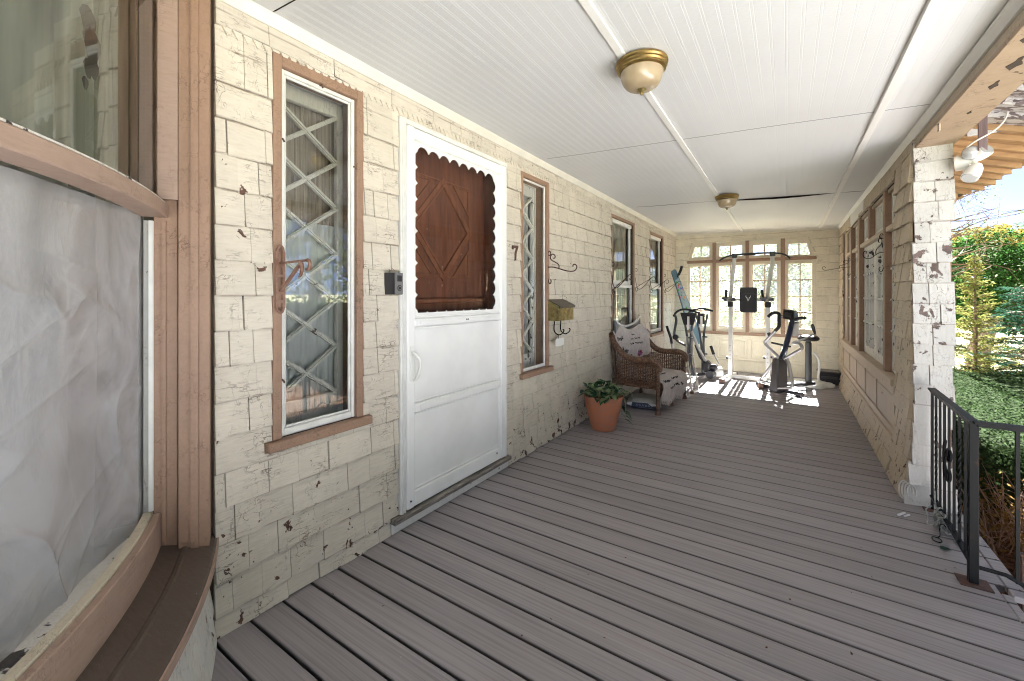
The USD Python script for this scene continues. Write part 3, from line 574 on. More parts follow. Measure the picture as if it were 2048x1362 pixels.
# --- two double hung windows farther along
for wi, (W, nm, lab) in enumerate(((W3, 'double_hung_window', 'double hung window above the wicker loveseat with diamond upper muntins'), (W4, 'double_hung_window', 'farthest double hung window of the house wall beside the folded exerciser'))):
    wp = thing(nm, lab, parent=hw); s0, s1, zb, z1 = W
    m = MB(); m.box((-.09, s0, zb), (.018, s0 + .030, z1), .003); m.box((-.09, s1 - .030, zb), (.018, s1, z1), .003); m.box((-.09, s0 + .030, z1 - .032), (.0165, s1 - .030, z1), .003); obj('casing', m, M['trim_brown'], wp)
    obj('sill', B(((-.09, s0 + .030, zb), (.036, s1 - .030, zb + .036), .004)), M['trim_brown'], wp)
    a, b = s0 + .031, s1 - .031; zm = 1.40
    m = frame4(MB(), a, b, zm, z1 - .033, .030, -.060, -.030, wb=.045, wt=.045); obj('upper_sash', m, M['sash_white'], wp)
    m = frame4(MB(), a, b, zb + .037, zm - .002, .030, -.044, -.012, wb=.055, wt=.040); obj('lower_sash', m, M['sash_white'], wp)
    pane(wp, quad((-.045, a + .03, zm + .045), (-.045, b - .03, zm + .045), (-.045, b - .03, z1 - .078), (-.045, a + .03, z1 - .078)), 'upper_pane')
    pane(wp, quad((-.028, a + .03, zb + .09), (-.028, b - .03, zb + .09), (-.028, b - .03, zm - .042), (-.028, a + .03, zm - .042)), 'lower_pane')
    obj('roller', B(((-.028, a + .032, z1 - .080), (-.004, b - .032, z1 - .036), .006)), M['white_plastic'], wp)
    zz0, zz1 = zm + .06, z1 - .09
    for i in range(3):
        for p, q in (((a + .04 + i * .24, zz1), (a + .20 + i * .24, zz1 - .34)), ((a + .20 + i * .24, zz1), (a + .04 + i * .24, zz1 - .34)), ((a + .12 + i * .24, zz1 - .16), (a + .12 + i * .24 + .09, zz0))):
            if q[0] < b - .03: obj('muntin', MB().bar((-.066, *p), (-.066, *q), .014, .014, up=(1, 0, 0)), M['muntin'], wp)
    obj('curtain', curtain(s0 + .02, s1 - .02, zb, z1, -.085, .006, 8, 6 + wi), M['curtain'], wp)
# --- front door: wooden door behind a white storm door
d = thing('storm_door', 'white metal storm door with scalloped opening', parent=hw)
m = MB(); m.box((-.08, 1.565, .088), (.030, 1.604, 2.240), .004); m.box((-.08, 2.551, .088), (.030, 2.566, 2.240), .004); m.box((-.08, 1.604, 2.212), (.0285, 2.551, 2.240), .004)
m.box((.030, 1.572, .09), (.036, 1.582, 2.23), .002); m.box((.030, 1.590, .09), (.035, 1.600, 2.22), .002); obj('door_frame', m, M['sash_white'], d)
L, R_, T, Bt = 1.695, 2.415, 2.085, 1.185
sc = [sbox(L, Bt, R_, T)]
for i in range(8):
    q = L + (i + .5) * (R_ - L) / 8; sc.append(Point(q, T - .014).buffer(.049, 8))
for i in range(9):
    q = L + (i + .5) * (R_ - L) / 9; sc.append(Point(q, Bt + .012).buffer(.0435, 8).intersection(sbox(0, Bt - .012, 9, 9)))
for i in range(10):
    q = Bt + (i + .5) * (T - Bt) / 10; sc.append(Point(L + .022, q).buffer(.048, 8)); sc.append(Point(R_ - .022, q).buffer(.048, 8))
opening = unary_union(sc)
m = MB(); m.poly(sbox(1.66, 1.14, 2.49, 2.145).difference(opening), .012, .020, lambda a, b, d_: (d_, a, b)); obj('scalloped_panel', m, M['metal_white'], d)
m = MB(); m.box((-.005, 1.608, .095), (.034, 1.662, 2.208), .006); m.box((-.005, 2.488, .095), (.034, 2.547, 2.208), .006)
m.box((-.004, 1.662, 2.140), (.0325, 2.488, 2.206), .006); m.box((-.004, 1.662, .097), (.0325, 2.488, .185), .006)
m.box((-.004, 1.662, 1.095), (.0325, 2.488, 1.142), .006); m.box((-.004, 1.662, .615), (.0325, 2.488, .668), .006)
m.box((.0325, 1.70, .628), (.038, 2.45, .655), .003); m.box((.0325, 1.70, 1.106), (.037, 2.45, 1.128), .003)
frame4(m, 1.664, 2.486, .187, .613, .012, .018, .0265); frame4(m, 1.664, 2.486, .670, 1.093, .012, .018, .0265); frame4(m, 1.664, 2.486, 1.144, 2.138, .010, .019, .0275); obj('stiles_and_rails', m, M['metal_white'], d)
obj('lower_panel', B(((.004, 1.663, .186), (.019, 2.487, .614))), M['metal_white'], d); obj('lower_panel', B(((.004, 1.663, .669), (.019, 2.487, 1.094))), M['metal_white'], d)
pane(d, quad((.006, 1.664, 1.144), (.006, 2.486, 1.144), (.006, 2.486, 2.138), (.006, 1.664, 2.138)), 'door_pane', 'screen_pane')
m = MB(); m.box((.034, 1.622, .80), (.042, 1.648, .99), .003); m.tube([(.040, 1.635, .955), (.070, 1.640, .945), (.082, 1.652, .92), (.076, 1.655, .86), (.056, 1.648, .81), (.042, 1.640, .80)], [.010, .009, .008, .009, .008, .006], 10, smooth=5); obj('handle', m, M['white_plastic'], d, smooth=40)
m = MB()
for s_, z_ in ((1.63, .14), (2.10, 1.118), (2.115, 1.118), (2.43, .155)): m.lathe([(0, .0), (.005, .0), (.005, -.004)], (0, 0, 0), 8); m.v[-1] = m.v[-1][:, [2, 0, 1]] + np.array([.0395, s_, z_])
obj('screws', m, M['black_wire'], d, kind='stuff')
dw = thing('wooden_door', 'red brown wooden door with raised diamond panel', parent=hw)
obj('door_slab', B(((-.155, 1.60, .088), (-.112, 2.556, 2.214))), M['door_wood'], dw)
cx_, cz_, hw_, hh_ = 2.035, 1.70, .235, .275
m = MB(); pts = [(cx_, cz_ + hh_), (cx_ + hw_, cz_), (cx_, cz_ - hh_), (cx_ - hw_, cz_)]
def ring2(pts, w):
    P = Polygon(pts); return P.buffer(w, join_style=2).difference(P)
m = MB(); m.poly(ring2(pts, .012), -.112, -.098, lambda a, b, d_: (d_, a, b)); m.poly(ring2([(cx_ + (a - cx_) * 1.06, cz_ + (b - cz_) * 1.06) for a, b in pts], .030), -.112, -.104, lambda a, b, d_: (d_, a, b)); obj('diamond_moulding', m, M['door_wood_light'], dw)
out = sbox(1.78, 1.40, 2.29, 2.00).difference(Polygon([(cx_ + (a - cx_) * 1.50, cz_ + (b - cz_) * 1.50) for a, b in pts]))
for gg in out.geoms:
    m = MB(); m.poly(gg.exterior.buffer(.008).intersection(gg.buffer(.0001)), -.112, -.102, lambda a, b, d_: (d_, a, b)); m.poly(gg.buffer(-.012), -.112, -.107, lambda a, b, d_: (d_, a, b)); obj('corner_panel', m, M['door_wood_light'], dw)
m = MB(); frame4(m, 1.765, 2.305, 1.385, 2.015, .013, -.112, -.103); obj('panel_frame', m, M['door_wood_light'], dw)
m = MB(); m.box((-.112, 1.62, 1.225), (-.086, 2.45, 1.252), .005); m.box((-.112, 1.64, 1.180), (-.098, 2.44, 1.224), .004); obj('shelf_moulding', m, M['door_wood_light'], dw)
m = MB(); m.box((-.112, 2.47, .09), (.000, 2.548, 2.21), .006); m.box((-.112, 1.602, 2.17), (-.006, 2.47, 2.212), .006); m.box((-.112, 1.602, .09), (-.006, 1.64, 2.17), .006); obj('door_jamb', m, M['door_wood'], dw)
m = MB()
for i in range(16):
    s_, z_ = rng.uniform(1.75, 2.3), rng.uniform(1.2, 1.75)
    if i in (0, 1): s_, z_ = 2.03, (1.44, 1.335)[i]
    m.poly(Point(s_, z_).buffer(.007 if i < 2 else rng.uniform(.002, .006), 4), -.1119, -.1105 if i > 1 else -.109, lambda a, b, d_: (d_, a + (b - z_) * .4, b))
obj('paint_chips', m, M['trim_pink'], dw, kind='stuff')
m = MB(); m.box((-.10, 1.508, .060), (.052, 2.596, .087), .004); obj('threshold', m, M['grey_wood'], hw)
obj('threshold_board', B(((.0, 1.512, .004), (.024, 2.594, .060), .003)), M['bay_wall'], hw)
# dark rooms behind the windows
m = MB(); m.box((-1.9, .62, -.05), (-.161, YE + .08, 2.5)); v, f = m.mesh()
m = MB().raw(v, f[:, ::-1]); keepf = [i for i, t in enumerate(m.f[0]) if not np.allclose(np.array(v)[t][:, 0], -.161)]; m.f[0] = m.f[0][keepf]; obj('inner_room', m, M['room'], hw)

# ================================================================ END WALL
ew = thing('end_wall', 'cream shingled end wall of the porch holding a row of four paned casements', 'wall')
FE = lambda s, n, z: (s, YE - n, z)
EX0, EX1, EZ0 = -1.458, .382, .655
wshape = Polygon([(EX0, EZ0), (EX1, EZ0), (EX1, 1.83), (.268, 2.150), (-1.372, 2.165), (EX0, 1.83)])
m = MB(); m.poly(sbox(-1.75, -.1, .80, 2.50).difference(wshape.buffer(-.004)), .004, .16, lambda a, b, d_: (a, YE + d_, b)); obj('wall_backing', m, M['shingle_plain'], ew)
er = [(.006, .14)] + [(.14 + k * .1235, .14 + (k + 1) * .1235) for k in range(17)]; er[-1] = (er[-1][0], 2.205)
shingles(ew, M['shingle_plain'], FE, -1.655, .660, er, [(EX0 - .002, EX1 + .002, -.01, 1.835), (EX0 + .03, EX1 - .06, 1.80, 2.0), (-1.41, .31, 1.9, 2.10), (-1.376, .272, 2.0, 2.17)], seed=21, wmin=.10, wmax=.20, keep=130, near=lambda s, z: -s)
shingles(ew, M['shingle_plain'], FE, -1.655, .660, [(2.205, 2.34)], [], seed=22, wmin=.09, wmax=.2, th=.018, keep=40, names='frieze_shingle')
sawteeth(ew, FE, -1.64, .65, 2.206, .004, .036, .024, .014, M['shingle_plain'])
def bxe(m, x0, x1, z0, z1, n0, n1, cham=.003): m.box((x0, YE - n1, z0), (x1, YE - n0, z1), cham); return m
obj('window_sill', bxe(MB(), EX0, EX1, .605, .652, -.05, .030, .004), M['trim_brown'], ew)
mull = [(-1.052, -1.001), (-.562, -.513), (-.078, -.020)]
for a, b in mull: obj('mullion', bxe(MB(), a, b, .653, 2.15, -.10, .022), M['trim_brown'], ew)
bays = [(EX0, mull[0][0]), (mull[0][1], mull[1][0]), (mull[1][1], mull[2][0]), (mull[2][1], EX1)]
for a, b in bays: obj('transom_bar', bxe(MB(), a, b, 1.812, 1.858, -.10, .016), M['trim_brown'], ew)
for i, (a, b) in enumerate(bays):
    c_ = thing('casement_window', parent=ew); a, b = a + .002, b - .002
    gl, gr_ = [(-1.408, -1.098), (-.950, -.613), (-.458, -.130), (.025, .324)][i]; zb, zt = .742, 1.752
    m = MB(); bxe(m, a, gl, .655, 1.810, -.075, -.03); bxe(m, gr_, b, .655, 1.810, -.075, -.03); bxe(m, gl, gr_, .655, zb, -.0738, -.0312); bxe(m, gl, gr_, zt, 1.810, -.0738, -.0312); obj('frame', m, M['panel_cream'], c_)
    md = (gl + gr_) / 2; zs = [zb + (zt - zb) * k / 4 for k in range(5)]
    obj('muntin', bxe(MB(), md - .009, md + .009, zb, zt, -.066, -.030, .002), M['panel_tan'], c_)
    for k in (1, 2, 3):
        m = MB(); bxe(m, gl, md - .009, zs[k] - .009, zs[k] + .009, -.065, -.031, .002); bxe(m, md + .009, gr_, zs[k] - .009, zs[k] + .009, -.065, -.031, .002); obj('muntin', m, M['panel_tan'], c_)
    for k in range(4):
        for u0, u1 in ((gl, md - .006), (md + .006, gr_)):
            pane(c_, quad((u0, YE + .052, zs[k] + .006 * (k > 0)), (u1, YE + .052, zs[k] + .006 * (k > 0)), (u1, YE + .052, zs[k + 1] - .006 * (k < 3)), (u0, YE + .052, zs[k + 1] - .006 * (k < 3))), mt='pane_dirty')
    t_ = thing('transom_window', parent=ew)
    oa, ob = (a, -1.372) if i == 0 else ((b, .268) if i == 3 else (a, b))
    op = Polygon([(a, 1.860), (b, 1.860), (b, 2.155), (-1.368, 2.155)]) if i == 0 else (Polygon([(a, 1.860), (b, 1.860), (.268, 2.145), (a, 2.145)]) if i == 3 else sbox(a, 1.860, b, 2.150))
    gp = [Polygon([(-1.389, 1.92), (-1.107, 1.918), (-1.107, 2.094), (-1.339, 2.096)]), sbox(-.950, 1.912, -.613, 2.085), sbox(-.458, 1.905, -.130, 2.075), Polygon([(.025, 1.885), (.302, 1.885), (.258, 2.064), (.025, 2.064)])][i]
    m = MB(); m.poly(op.difference(gp), .03, .075, lambda p, q, d_: (p, YE + d_, q)); obj('frame', m, M['panel_cream'], t_)
    md = [-1.238, -.785, -.296, .160][i]; bb = sbox(md - .009, 0, md + .009, 3).intersection(gp)
    m = MB(); m.poly(bb, .032, .066, lambda p, q, d_: (p, YE + d_, q)); obj('muntin', m, M['panel_tan'], t_)
    for g_ in gp.difference(sbox(md - .006, 0, md + .006, 3)).geoms:
        m = MB(); v = np.array(g_.exterior.coords)[:-1]; n_ = len(v); m.raw([(p, YE + .052, q) for p, q in v], [[0, k, k + 1] for k in range(1, n_ - 1)]); pane(t_, m, mt='pane_dirty')
m = MB(); m.poly(Polygon([(EX0, 1.83), (EX0 - .02, 1.83), (-1.392, 2.165), (-1.372, 2.165)]), -.018, .02, lambda p, q, d_: (p, YE + d_, q)); m.poly(Polygon([(EX1, 1.83), (EX1 + .02, 1.83), (.288, 2.15), (.268, 2.15)]), -.018, .02, lambda p, q, d_: (p, YE + d_, q)); obj('raking_trim', m, M['trim_cream'], ew)
# panelled dado under the windows
obj('dado_board', bxe(MB(), EX0, EX1, .18, .604, -.004, .006, .001), M['panel_cream'], ew)
m = MB(); bxe(m, EX0, EX1, .540, .603, .006, .020); bxe(m, EX0, EX1, .185, .235, .006, .020)
for a in (EX0, -1.02, -.54, -.06, EX1 - .06): bxe(m, a, a + .06, .235, .540, .0055, .0195)
obj('dado_frame', m, M['panel_cream'], ew)
for a, b in ((-1.398, -1.02), (-.96, -.54), (-.48, -.06), (0, .322)): obj('dado_panel', bxe(MB(), a + .03, b - .03, .268, .510, .006, .014, .006), M['panel_cream'], ew)
obj('base_board', bxe(MB(), EX0, EX1, .005, .184, -.004, .012, .004), M['panel_cream'], ew)
obj('ledge', bxe(MB(), EX0, EX1, .1845, .200, .006, .030, .004), M['panel_cream'], ew)

# ================================================================ FRONT WALL (right hand side)
fw = thing('front_wall', 'weathered tan front wall with tall paned casements above a panelled dado', 'wall')
FR = lambda s, n, z: (.66 - n, s, z)
def bxr(m, y0, y1, z0, z1, n0, n1, cham=.003): m.box((.66 - n1, y0, z0), (.66 - n0, y1, z1), cham); return m
obj('core', B(((.668, 3.515, GZ), (.812, 4.03, 2.24)), ((.668, 4.03, GZ), (.812, 7.03, .60)), ((.668, 7.03, GZ), (.812, YE + .15, 2.24)), ((.668, 4.03, 2.07), (.812, 7.03, 2.24))), M['beam_tan'], fw)
rr = [(.005, .125)] + [(.125 + .1235 * k, .125 + .1235 * (k + 1)) for k in range(16)]; rr[-1] = (rr[-1][0], 2.16)
flare = lambda z: .045 * max(0, 1 - z / .33) ** 1.6
shingles(fw, M['shingle_tan'], FR, 3.520, 4.012, rr, [], seed=31, wmin=.12, wmax=.26, edge=.05, off=flare, keep=200, th=.024)
shingles(fw, M['shingle_tan'], FR, 7.33, YE - .02, rr, [], seed=32, wmin=.10, wmax=.2, keep=200)
shingles(fw, M['shingle_tan'], FR, 4.02, 7.33, [(.005, .105), (.105, .215)], [], seed=33, wmin=.12, wmax=.24, off=flare, keep=200, th=.020)
shingles(fw, M['shingle_tan'], FR, 3.52, YE - .02, [(2.10, 2.25)], [(3.5, 4.013, 2, 2.161)], seed=34, wmin=.14, wmax=.3, keep=200, th=.018, names='frieze_shingle')
obj('window_sill', bxr(MB(), 4.02, 7.36, .615, .668, -.10, .035, .006), M['panel_tan'], fw)
m = MB(); bxr(m, 4.02, 7.33, .22, .245, -.005, .030, .006); bxr(m, 4.02, 7.33, .247, .300, -.005, .016, .004); bxr(m, 4.02, 7.33, .555, .612, -.005, .018, .004); obj('dado_moulding', m, M['panel_tan'], fw)
obj('dado_board', bxr(MB(), 4.02, 7.33, .30, .555, -.005, .004, .001), M['panel_tan'], fw)
edges = [4.05, 4.78, 5.40, 6.02, 6.62, 7.30]
for a in edges: obj('dado_stile', bxr(MB(), a - .028, a + .028, .302, .553, .004, .0145, .003), M['panel_tan'], fw)
for a, b in zip(edges[:-1], edges[1:]): obj('dado_panel', bxr(MB(), a + .05, b - .05, .322, .535, .004, .010, .005), M['panel_tan'], fw)
posts = [(4.36, 4.495, .67, 2.10), (5.75, 5.945, .67, 2.10), (6.42, 6.575, .67, 2.10), (5.09, 5.235, 1.80, 2.10)]
for a, b, zb, zt in posts: obj('mullion', bxr(MB(), a + .03, b - .03, zb, zt, -.10, .012, .004), M['trim_brown'], fw)
spans = [(4.022, 4.388), (4.467, 5.118), (5.122, 5.778), (5.917, 6.448), (6.547, 7.02)]
for i, (a, b) in enumerate(spans):
    ncol = 2 if b - a < .5 else (3 if i in (1, 2) else 2)
    tb = MB(); bxr(tb, a + .001, b - .001, 1.768, 1.806, -.09, .006)
    if i in (1, 2):
        aa, bb_ = (a, 5.118) if i == 1 else (5.122, b)
    obj('transom_bar', tb, M['panel_tan'], fw)
    for zb, zt, nr, nm in ((.670, 1.766, 4, 'casement_window'), (1.808, 2.098, 1, 'transom_window')):
        c_ = thing(nm, parent=fw); w_ = .058 if nr == 4 else .045; wb_ = .085 if nr == 4 else .05
        g0, g1, h0, h1 = a + w_, b - w_, zb + wb_, zt - .05
        m = MB(); bxr(m, a, g0, zb, zt, -.075, -.030); bxr(m, g1, b, zb, zt, -.075, -.030); bxr(m, g0, g1, zb, h0, -.0738, -.0312); bxr(m, g0, g1, h1, zt, -.0738, -.0312); obj('frame', m, M['muntin'], c_)
        cs = [g0 + (g1 - g0) * k / ncol for k in range(ncol + 1)]; hs_ = [h0 + (h1 - h0) * k / nr for k in range(nr + 1)]
        for k in range(1, ncol): obj('muntin', bxr(MB(), cs[k] - .010, cs[k] + .010, h0, h1, -.085, -.016, .003), M['muntin_peel'], c_)
        for k in range(1, nr):
            for j in range(ncol): obj('muntin', bxr(MB(), cs[j] + .010 * (j > 0), cs[j + 1] - .010 * (j < ncol - 1), hs_[k] - .008, hs_[k] + .009, -.083, -.012, .003), M['muntin_peel'], c_)
        for k in range(nr):
            for j in range(ncol): pane(c_, quad((.72, cs[j], hs_[k]), (.72, cs[j + 1], hs_[k]), (.72, cs[j + 1], hs_[k + 1]), (.72, cs[j], hs_[k + 1])), mt='pane_dirty')
m = MB(); m.hexa([(.640, 5.45, 2.105), (.650, 5.45, 2.105), (.650, 6.45, 2.085), (.640, 6.45, 2.085), (.640, 5.45, 2.225), (.650, 5.45, 2.225), (.650, 6.45, 2.215), (.640, 6.45, 2.215)]); obj('loose_board', m, M['batten'], fw)
obj('gap_strip', bxr(MB(), 4.02, 7.1, 2.098, 2.104, -.02, .003, .0), M['backing'], fw)
# pillar face looking at the camera
FP = lambda s, n, z: (s, 3.515 - n, z)
pr_ = [(.002, .118)] + [(.118 + .1228 * k, .118 + .1228 * (k + 1)) for k in range(17)]; pr_[-1] = (pr_[-1][0], 2.215)
r = np.random.default_rng(5)
for zi, (z0, z1) in enumerate(pr_):
    xl = .656 - flare(z0) - r.uniform(0, .012); xr = .824 + flare(z0) * .3 + r.uniform(-.010, .014)
    cut = [xl, xr] if zi in (16, 17) else [xl, xl + (xr - xl) * r.uniform(.35, .68), xr]
    for a, b in zip(cut[:-1], cut[1:]):
        jz, t_ = r.normal(0, .003), r.normal(0, .003); n0 = .024 + abs(r.normal(0, .004)) + flare(z0) * .7; n1 = .006 + flare(z1) * .7
        xa, xb = a + .001, b - r.choice([.001, .004])
        m = MB().hexa([FP(xa, 0, z0 + jz - t_), FP(xb, 0, z0 + jz + t_), FP(xb, 0, z1 + .006), FP(xa, 0, z1 + .006), FP(xa, n0, z0 + jz - t_), FP(xb, n0, z0 + jz + t_), FP(xb, n1, z1 + .006), FP(xa, n1, z1 + .006)])
        obj('pillar_shingle', m, M['shingle_white'], fw)
obj('pillar_side', B(((.8125, 3.512, GZ), (.818, 4.0, 2.2))), M['trim_brown'], fw)

# ================================================================ BEAM AND ROOF
bm = thing('porch_beam', 'peeling tan wooden beam along the open edge of the porch', 'beam')
obj('bottom_board', B(((.656, -2.6, 2.170), (.838, 3.53, 2.192), .003)), M['beam'], bm)
obj('inner_board', B(((.660, -2.6, 2.193), (.676, 3.50, 2.33))), M['beam_tan'], bm)
obj('outer_board', B(((.822, -2.6, 2.193), (.842, 7.95, 2.40), .003)), M['trim_brown'], bm)
m = MB()
for yy, w_, l_ in ((2.42, .018, .05), (2.62, .012, .04), (2.95, .007, .02), (2.2, .012, .03)):
    P = Polygon([(.75 + w_ * math.cos(t) * (1 + .5 * math.sin(3 * t)) + (yy * 7 % .1 - .05), yy + l_ * math.sin(t) * (1 + .3 * math.cos(4 * t))) for t in np.linspace(0, 6.28, 14)[:-1]])
    m.poly(P, 2.1685, 2.1705, lambda a, b, d_: (a, b, d_))
obj('rot_holes', m, M['backing'], bm, kind='stuff')
m = MB(); m.hexa([(.665, 3.05, 2.13), (.672, 3.05, 2.13), (.672, 3.08, 2.13), (.665, 3.08, 2.13), (.665, 3.05, 2.195), (.672, 3.05, 2.195), (.672, 3.08, 2.195), (.665, 3.08, 2.195)]); obj('loose_chip', m, M['beam_tan'], bm)
pp = thing('porch_pillar', 'shingled porch pillar', 'pillar')
obj('shaft', B(((.66, -2.75, GZ), (.82, -2.61, 2.17), .004)), M['shingle_white'], pp)
rf = thing('porch_roof', 'overhanging porch roof with bare orange boards and ragged shingle edge', 'roof')
obj('roof_deck', B(((-4.2, -2.75, 2.62), (.845, YE + .10, 2.70)), ((-1.95, -2.75, 2.501), (.80, -2.72, 2.619))), M['roof_felt'], rf)
r = np.random.default_rng(9); y = 2.9; i = 0
zin, zout, xout = 2.315, 2.165, 1.30
def soff(x): return zin + (zout - zin) * (x - .845) / (xout - .845)
y = 2.80
DK = M['roof_wood']
while y < 7.9:
    w_ = r.uniform(.15, .20); lift = 0.0; xo = xout + r.uniform(-.03, .045)
    a, b = y + .004, y + w_ - .002; z0, z1 = soff(.845) + lift, soff(xo) + lift
    m = MB().hexa([(.844, a, z0 - .034), (xo, a, z1 - .034), (xo, b, z1 - .002), (.844, b, z0 - .002), (.844, a, z0 + .004), (xo, a, z1 + .004), (xo, b, z1 + .02), (.844, b, z0 + .02)])
    obj('roof_board', m, M['roof_grey'] if y < 3.45 else M['roof_wood'], rf); y += w_; i += 1
obj('roof_board', MB().hexa([(.844, -2.7, zin), (xout, -2.7, zout), (xout, 2.79, zout), (.844, 2.79, zin), (.844, -2.7, zin + .02), (xout, -2.7, zout + .02), (xout, 2.79, zout + .02), (.844, 2.79, zin + .02)]), M['roof_grey'], rf)
obj('fascia', B(((.90, 3.58, soff(.9) - .075), (xout + .02, 3.60, soff(.9) - .012), .002)), M['roof_grey'], rf)
y = -2.7
while y < 7.9:
    w_ = r.uniform(.10, .24); xo = xout + r.uniform(.03, .085); zz = zout + .03
    obj('roof_shingle', MB().hexa([(xout - .25, y, zz + .085), (xo, y, zz - .022), (xo - r.uniform(-.02, .03), y + w_, zz - .022), (xout - .25, y + w_, zz + .085), (xout - .25, y, zz + .095), (xo, y, zz - .012), (xo, y + w_, zz - .012), (xout - .25, y + w_, zz + .095)]), M['roof_felt'] if r.random() < .6 else M['roof_wood'], rf); y += w_ + .003
obj('roof_slope', MB().hexa([(.80, -2.75, 2.43), (xout - .02, -2.75, 2.225), (xout - .02, 7.95, 2.225), (.80, 7.95, 2.43), (.80, -2.75, 2.69), (xout - .02, -2.75, 2.25), (xout - .02, 7.95, 2.25), (.80, 7.95, 2.69)]), M['roof_felt'], rf)
# house body behind the wall
hb = thing('house', 'cream upper storey of the house rising above the porch roof', 'house')
obj('wall', B(((-7, -6, GZ), (-3.75, 9, 5.2)), ((-3.74, -6, 2.71), (-2.4, 9, 5.2)), ((-3.74, 8.0, GZ), (-1.93, 9, 2.60)), ((-3.74, -6, GZ), (-3.0, -1.0, 2.61))), M['shingle_plain'], hb)
# ================================================================ BAY WINDOW (curved, left foreground)
BC = np.array([-2.715, -1.426])
def pol(R, th, z): t = math.radians(th); return (BC[0] + R * math.cos(t), BC[1] + R * math.sin(t), z)
def arcblock(m, R0, R1, t0, t1, z0, z1, n=None, cham=0.0):
    n = n or max(2, int(abs(t1 - t0) / 1.2) + 1); ts = np.linspace(t0, t1, n + 1)
    c = cham
    sec = [(R0, z0), (R1 - c, z0), (R1, z0 + c), (R1, z1 - c), (R1 - c, z1), (R0, z1)] if c else [(R0, z0), (R1, z0), (R1, z1), (R0, z1)]
    k = len(sec); v = [pol(a, t, b) for t in ts for a, b in sec]
    f = [[i * k + j, (i + 1) * k + j, (i + 1) * k + (j + 1) % k, i * k + (j + 1) % k] for i in range(n) for j in range(k)]
    m.raw(v, f)
    e = n * k; tri = [[0, j + 1, j] for j in range(1, k - 1)] + [[e, e + j, e + j + 1] for j in range(1, k - 1)]
    m.f[-1] = np.vstack([m.f[-1], np.array([[a[0], a[1], a[2]] for a in tri]) + (m.n - len(v))]); return m
TE, TS = 66.6, 14.0
bw = thing('bay_window', 'curved bay window with brown frame and wrinkled plastic film at the left edge', 'bay window')
m = MB()
zr = [(0.002, .11)] + [(.11 + .12 * k, min(.346, .11 + .12 * (k + 1))) for k in range(2)]
r = np.random.default_rng(12)
for z0, z1 in zr:
    t = TE + .55
    while t > TS:
        w_ = r.uniform(2.4, 5.0); t2 = max(TS, t - w_); n0 = .012 + abs(r.normal(0, .002)) + .02 * max(0, 1 - z0 / .2); n1 = .005 + .02 * max(0, 1 - z1 / .2); m = MB()
        ts = np.linspace(t2 + .06, t, 4); v = []
        for q in ts: v += [pol(2.28, q, z0), pol(2.30 + n0, q, z0), pol(2.30 + n1, q, z1 + .004), pol(2.28, q, z1 + .004)]
        f = [[i * 4 + j, (i + 1) * 4 + j, (i + 1) * 4 + (j + 1) % 4, i * 4 + (j + 1) % 4] for i in range(3) for j in range(4)] + [[0, 3, 2, 1], [12, 13, 14, 15]]
        m.raw(v, f); obj('shingle', m, M['bay_wall'], bw); t = t2
m = MB(); arcblock(m, 2.08, 2.284, TS, TE + 1.2, -.02, .344); obj('wall_core', m, M['backing'], bw)
m = MB(); ts_ = np.linspace(TS, TE + .5, 46); v = [pol(a, q, b) for q in ts_ for a, b in ((2.14, .346), (2.330, .346), (2.334, .352), (2.334, .378), (2.328, .385), (2.255, .402), (2.249, .408), (2.240, .408), (2.234, .404), (2.14, .428))]
m.raw(v, [[i * 10 + j, (i + 1) * 10 + j, (i + 1) * 10 + (j + 1) % 10, i * 10 + (j + 1) % 10] for i in range(45) for j in range(10)]); obj('sill', m, M['sill_brown'], bw)
m = MB(); arcblock(m, 2.334, 2.339, TS, TE + .5, .349, .379); obj('sill_nosing', m, M['trim_pink'], bw)
m = MB(); arcblock(m, 2.157, 2.178, TS, 64.95, .405, .532, cham=.003); obj('bottom_rail', m, M['trim_pink'], bw)
m = MB(); arcblock(m, 2.130, 2.156, TS, 65.2, .405, .538, cham=.003); obj('rail_cap', m, M['trim_cream'], bw)
m = MB(); arcblock(m, 2.045, 2.129, TS, 65.4, .3845, .505); obj('inner_ledge', m, M['muntin_peel'], bw)
# right hand posts
m = MB(); arcblock(m, 2.228, 2.315, 64.3, 68.2, .385, 2.46, cham=.004); obj('outer_post', m, M['trim_brown'], bw)
m = MB(); arcblock(m, 2.262, 2.284, 64.05, 64.3, .385, 2.46); obj('post_bead', m, M['trim_brown'], bw)
m = MB(); arcblock(m, 2.159, 2.222, 64.95, 68, .385, 2.46, cham=.003); obj('inner_post', m, M['trim_brown'], bw)
m = MB(); arcblock(m, 2.181, 2.192, 64.72, 64.95, .42, 1.53); obj('post_bead', m, M['trim_brown'], bw)
m = MB(); arcblock(m, 2.144, 2.158, 65.1, 68, .540, 1.53, cham=.002); obj('sash_stile', m, M['sash_white'], bw)
m = MB(); arcblock(m, 2.130, 2.1435, 65.25, 68, .506, 1.53, cham=.002); obj('sash_stile', m, M['grey_stile'], bw)
m = MB(); arcblock(m, 2.120, 2.198, TS, 64.93, 1.541, 1.588, cham=.004); obj('transom_bar', m, M['trim_pink'], bw)
m = MB(); arcblock(m, 2.150, 2.190, TS, 64.93, 1.5885, 1.596, cham=.002); obj('putty_line', m, M['muntin_peel'], bw)
m = MB(); arcblock(m, 2.10, 2.30, TS, 64.93, 2.36, 2.46, cham=.004); obj('head_rail', m, M['trim_brown'], bw)
m = MB(); arcblock(m, 2.08, 2.32, TS - 5, TS - .02, -.02, 2.46); obj('end_post', m, M['trim_brown'], bw)
m = MB(); arcblock(m, 2.172, 2.226, 64.35, 64.93, 1.603, 2.36); obj('crackled_stop', m, M['trim_pink'], bw)
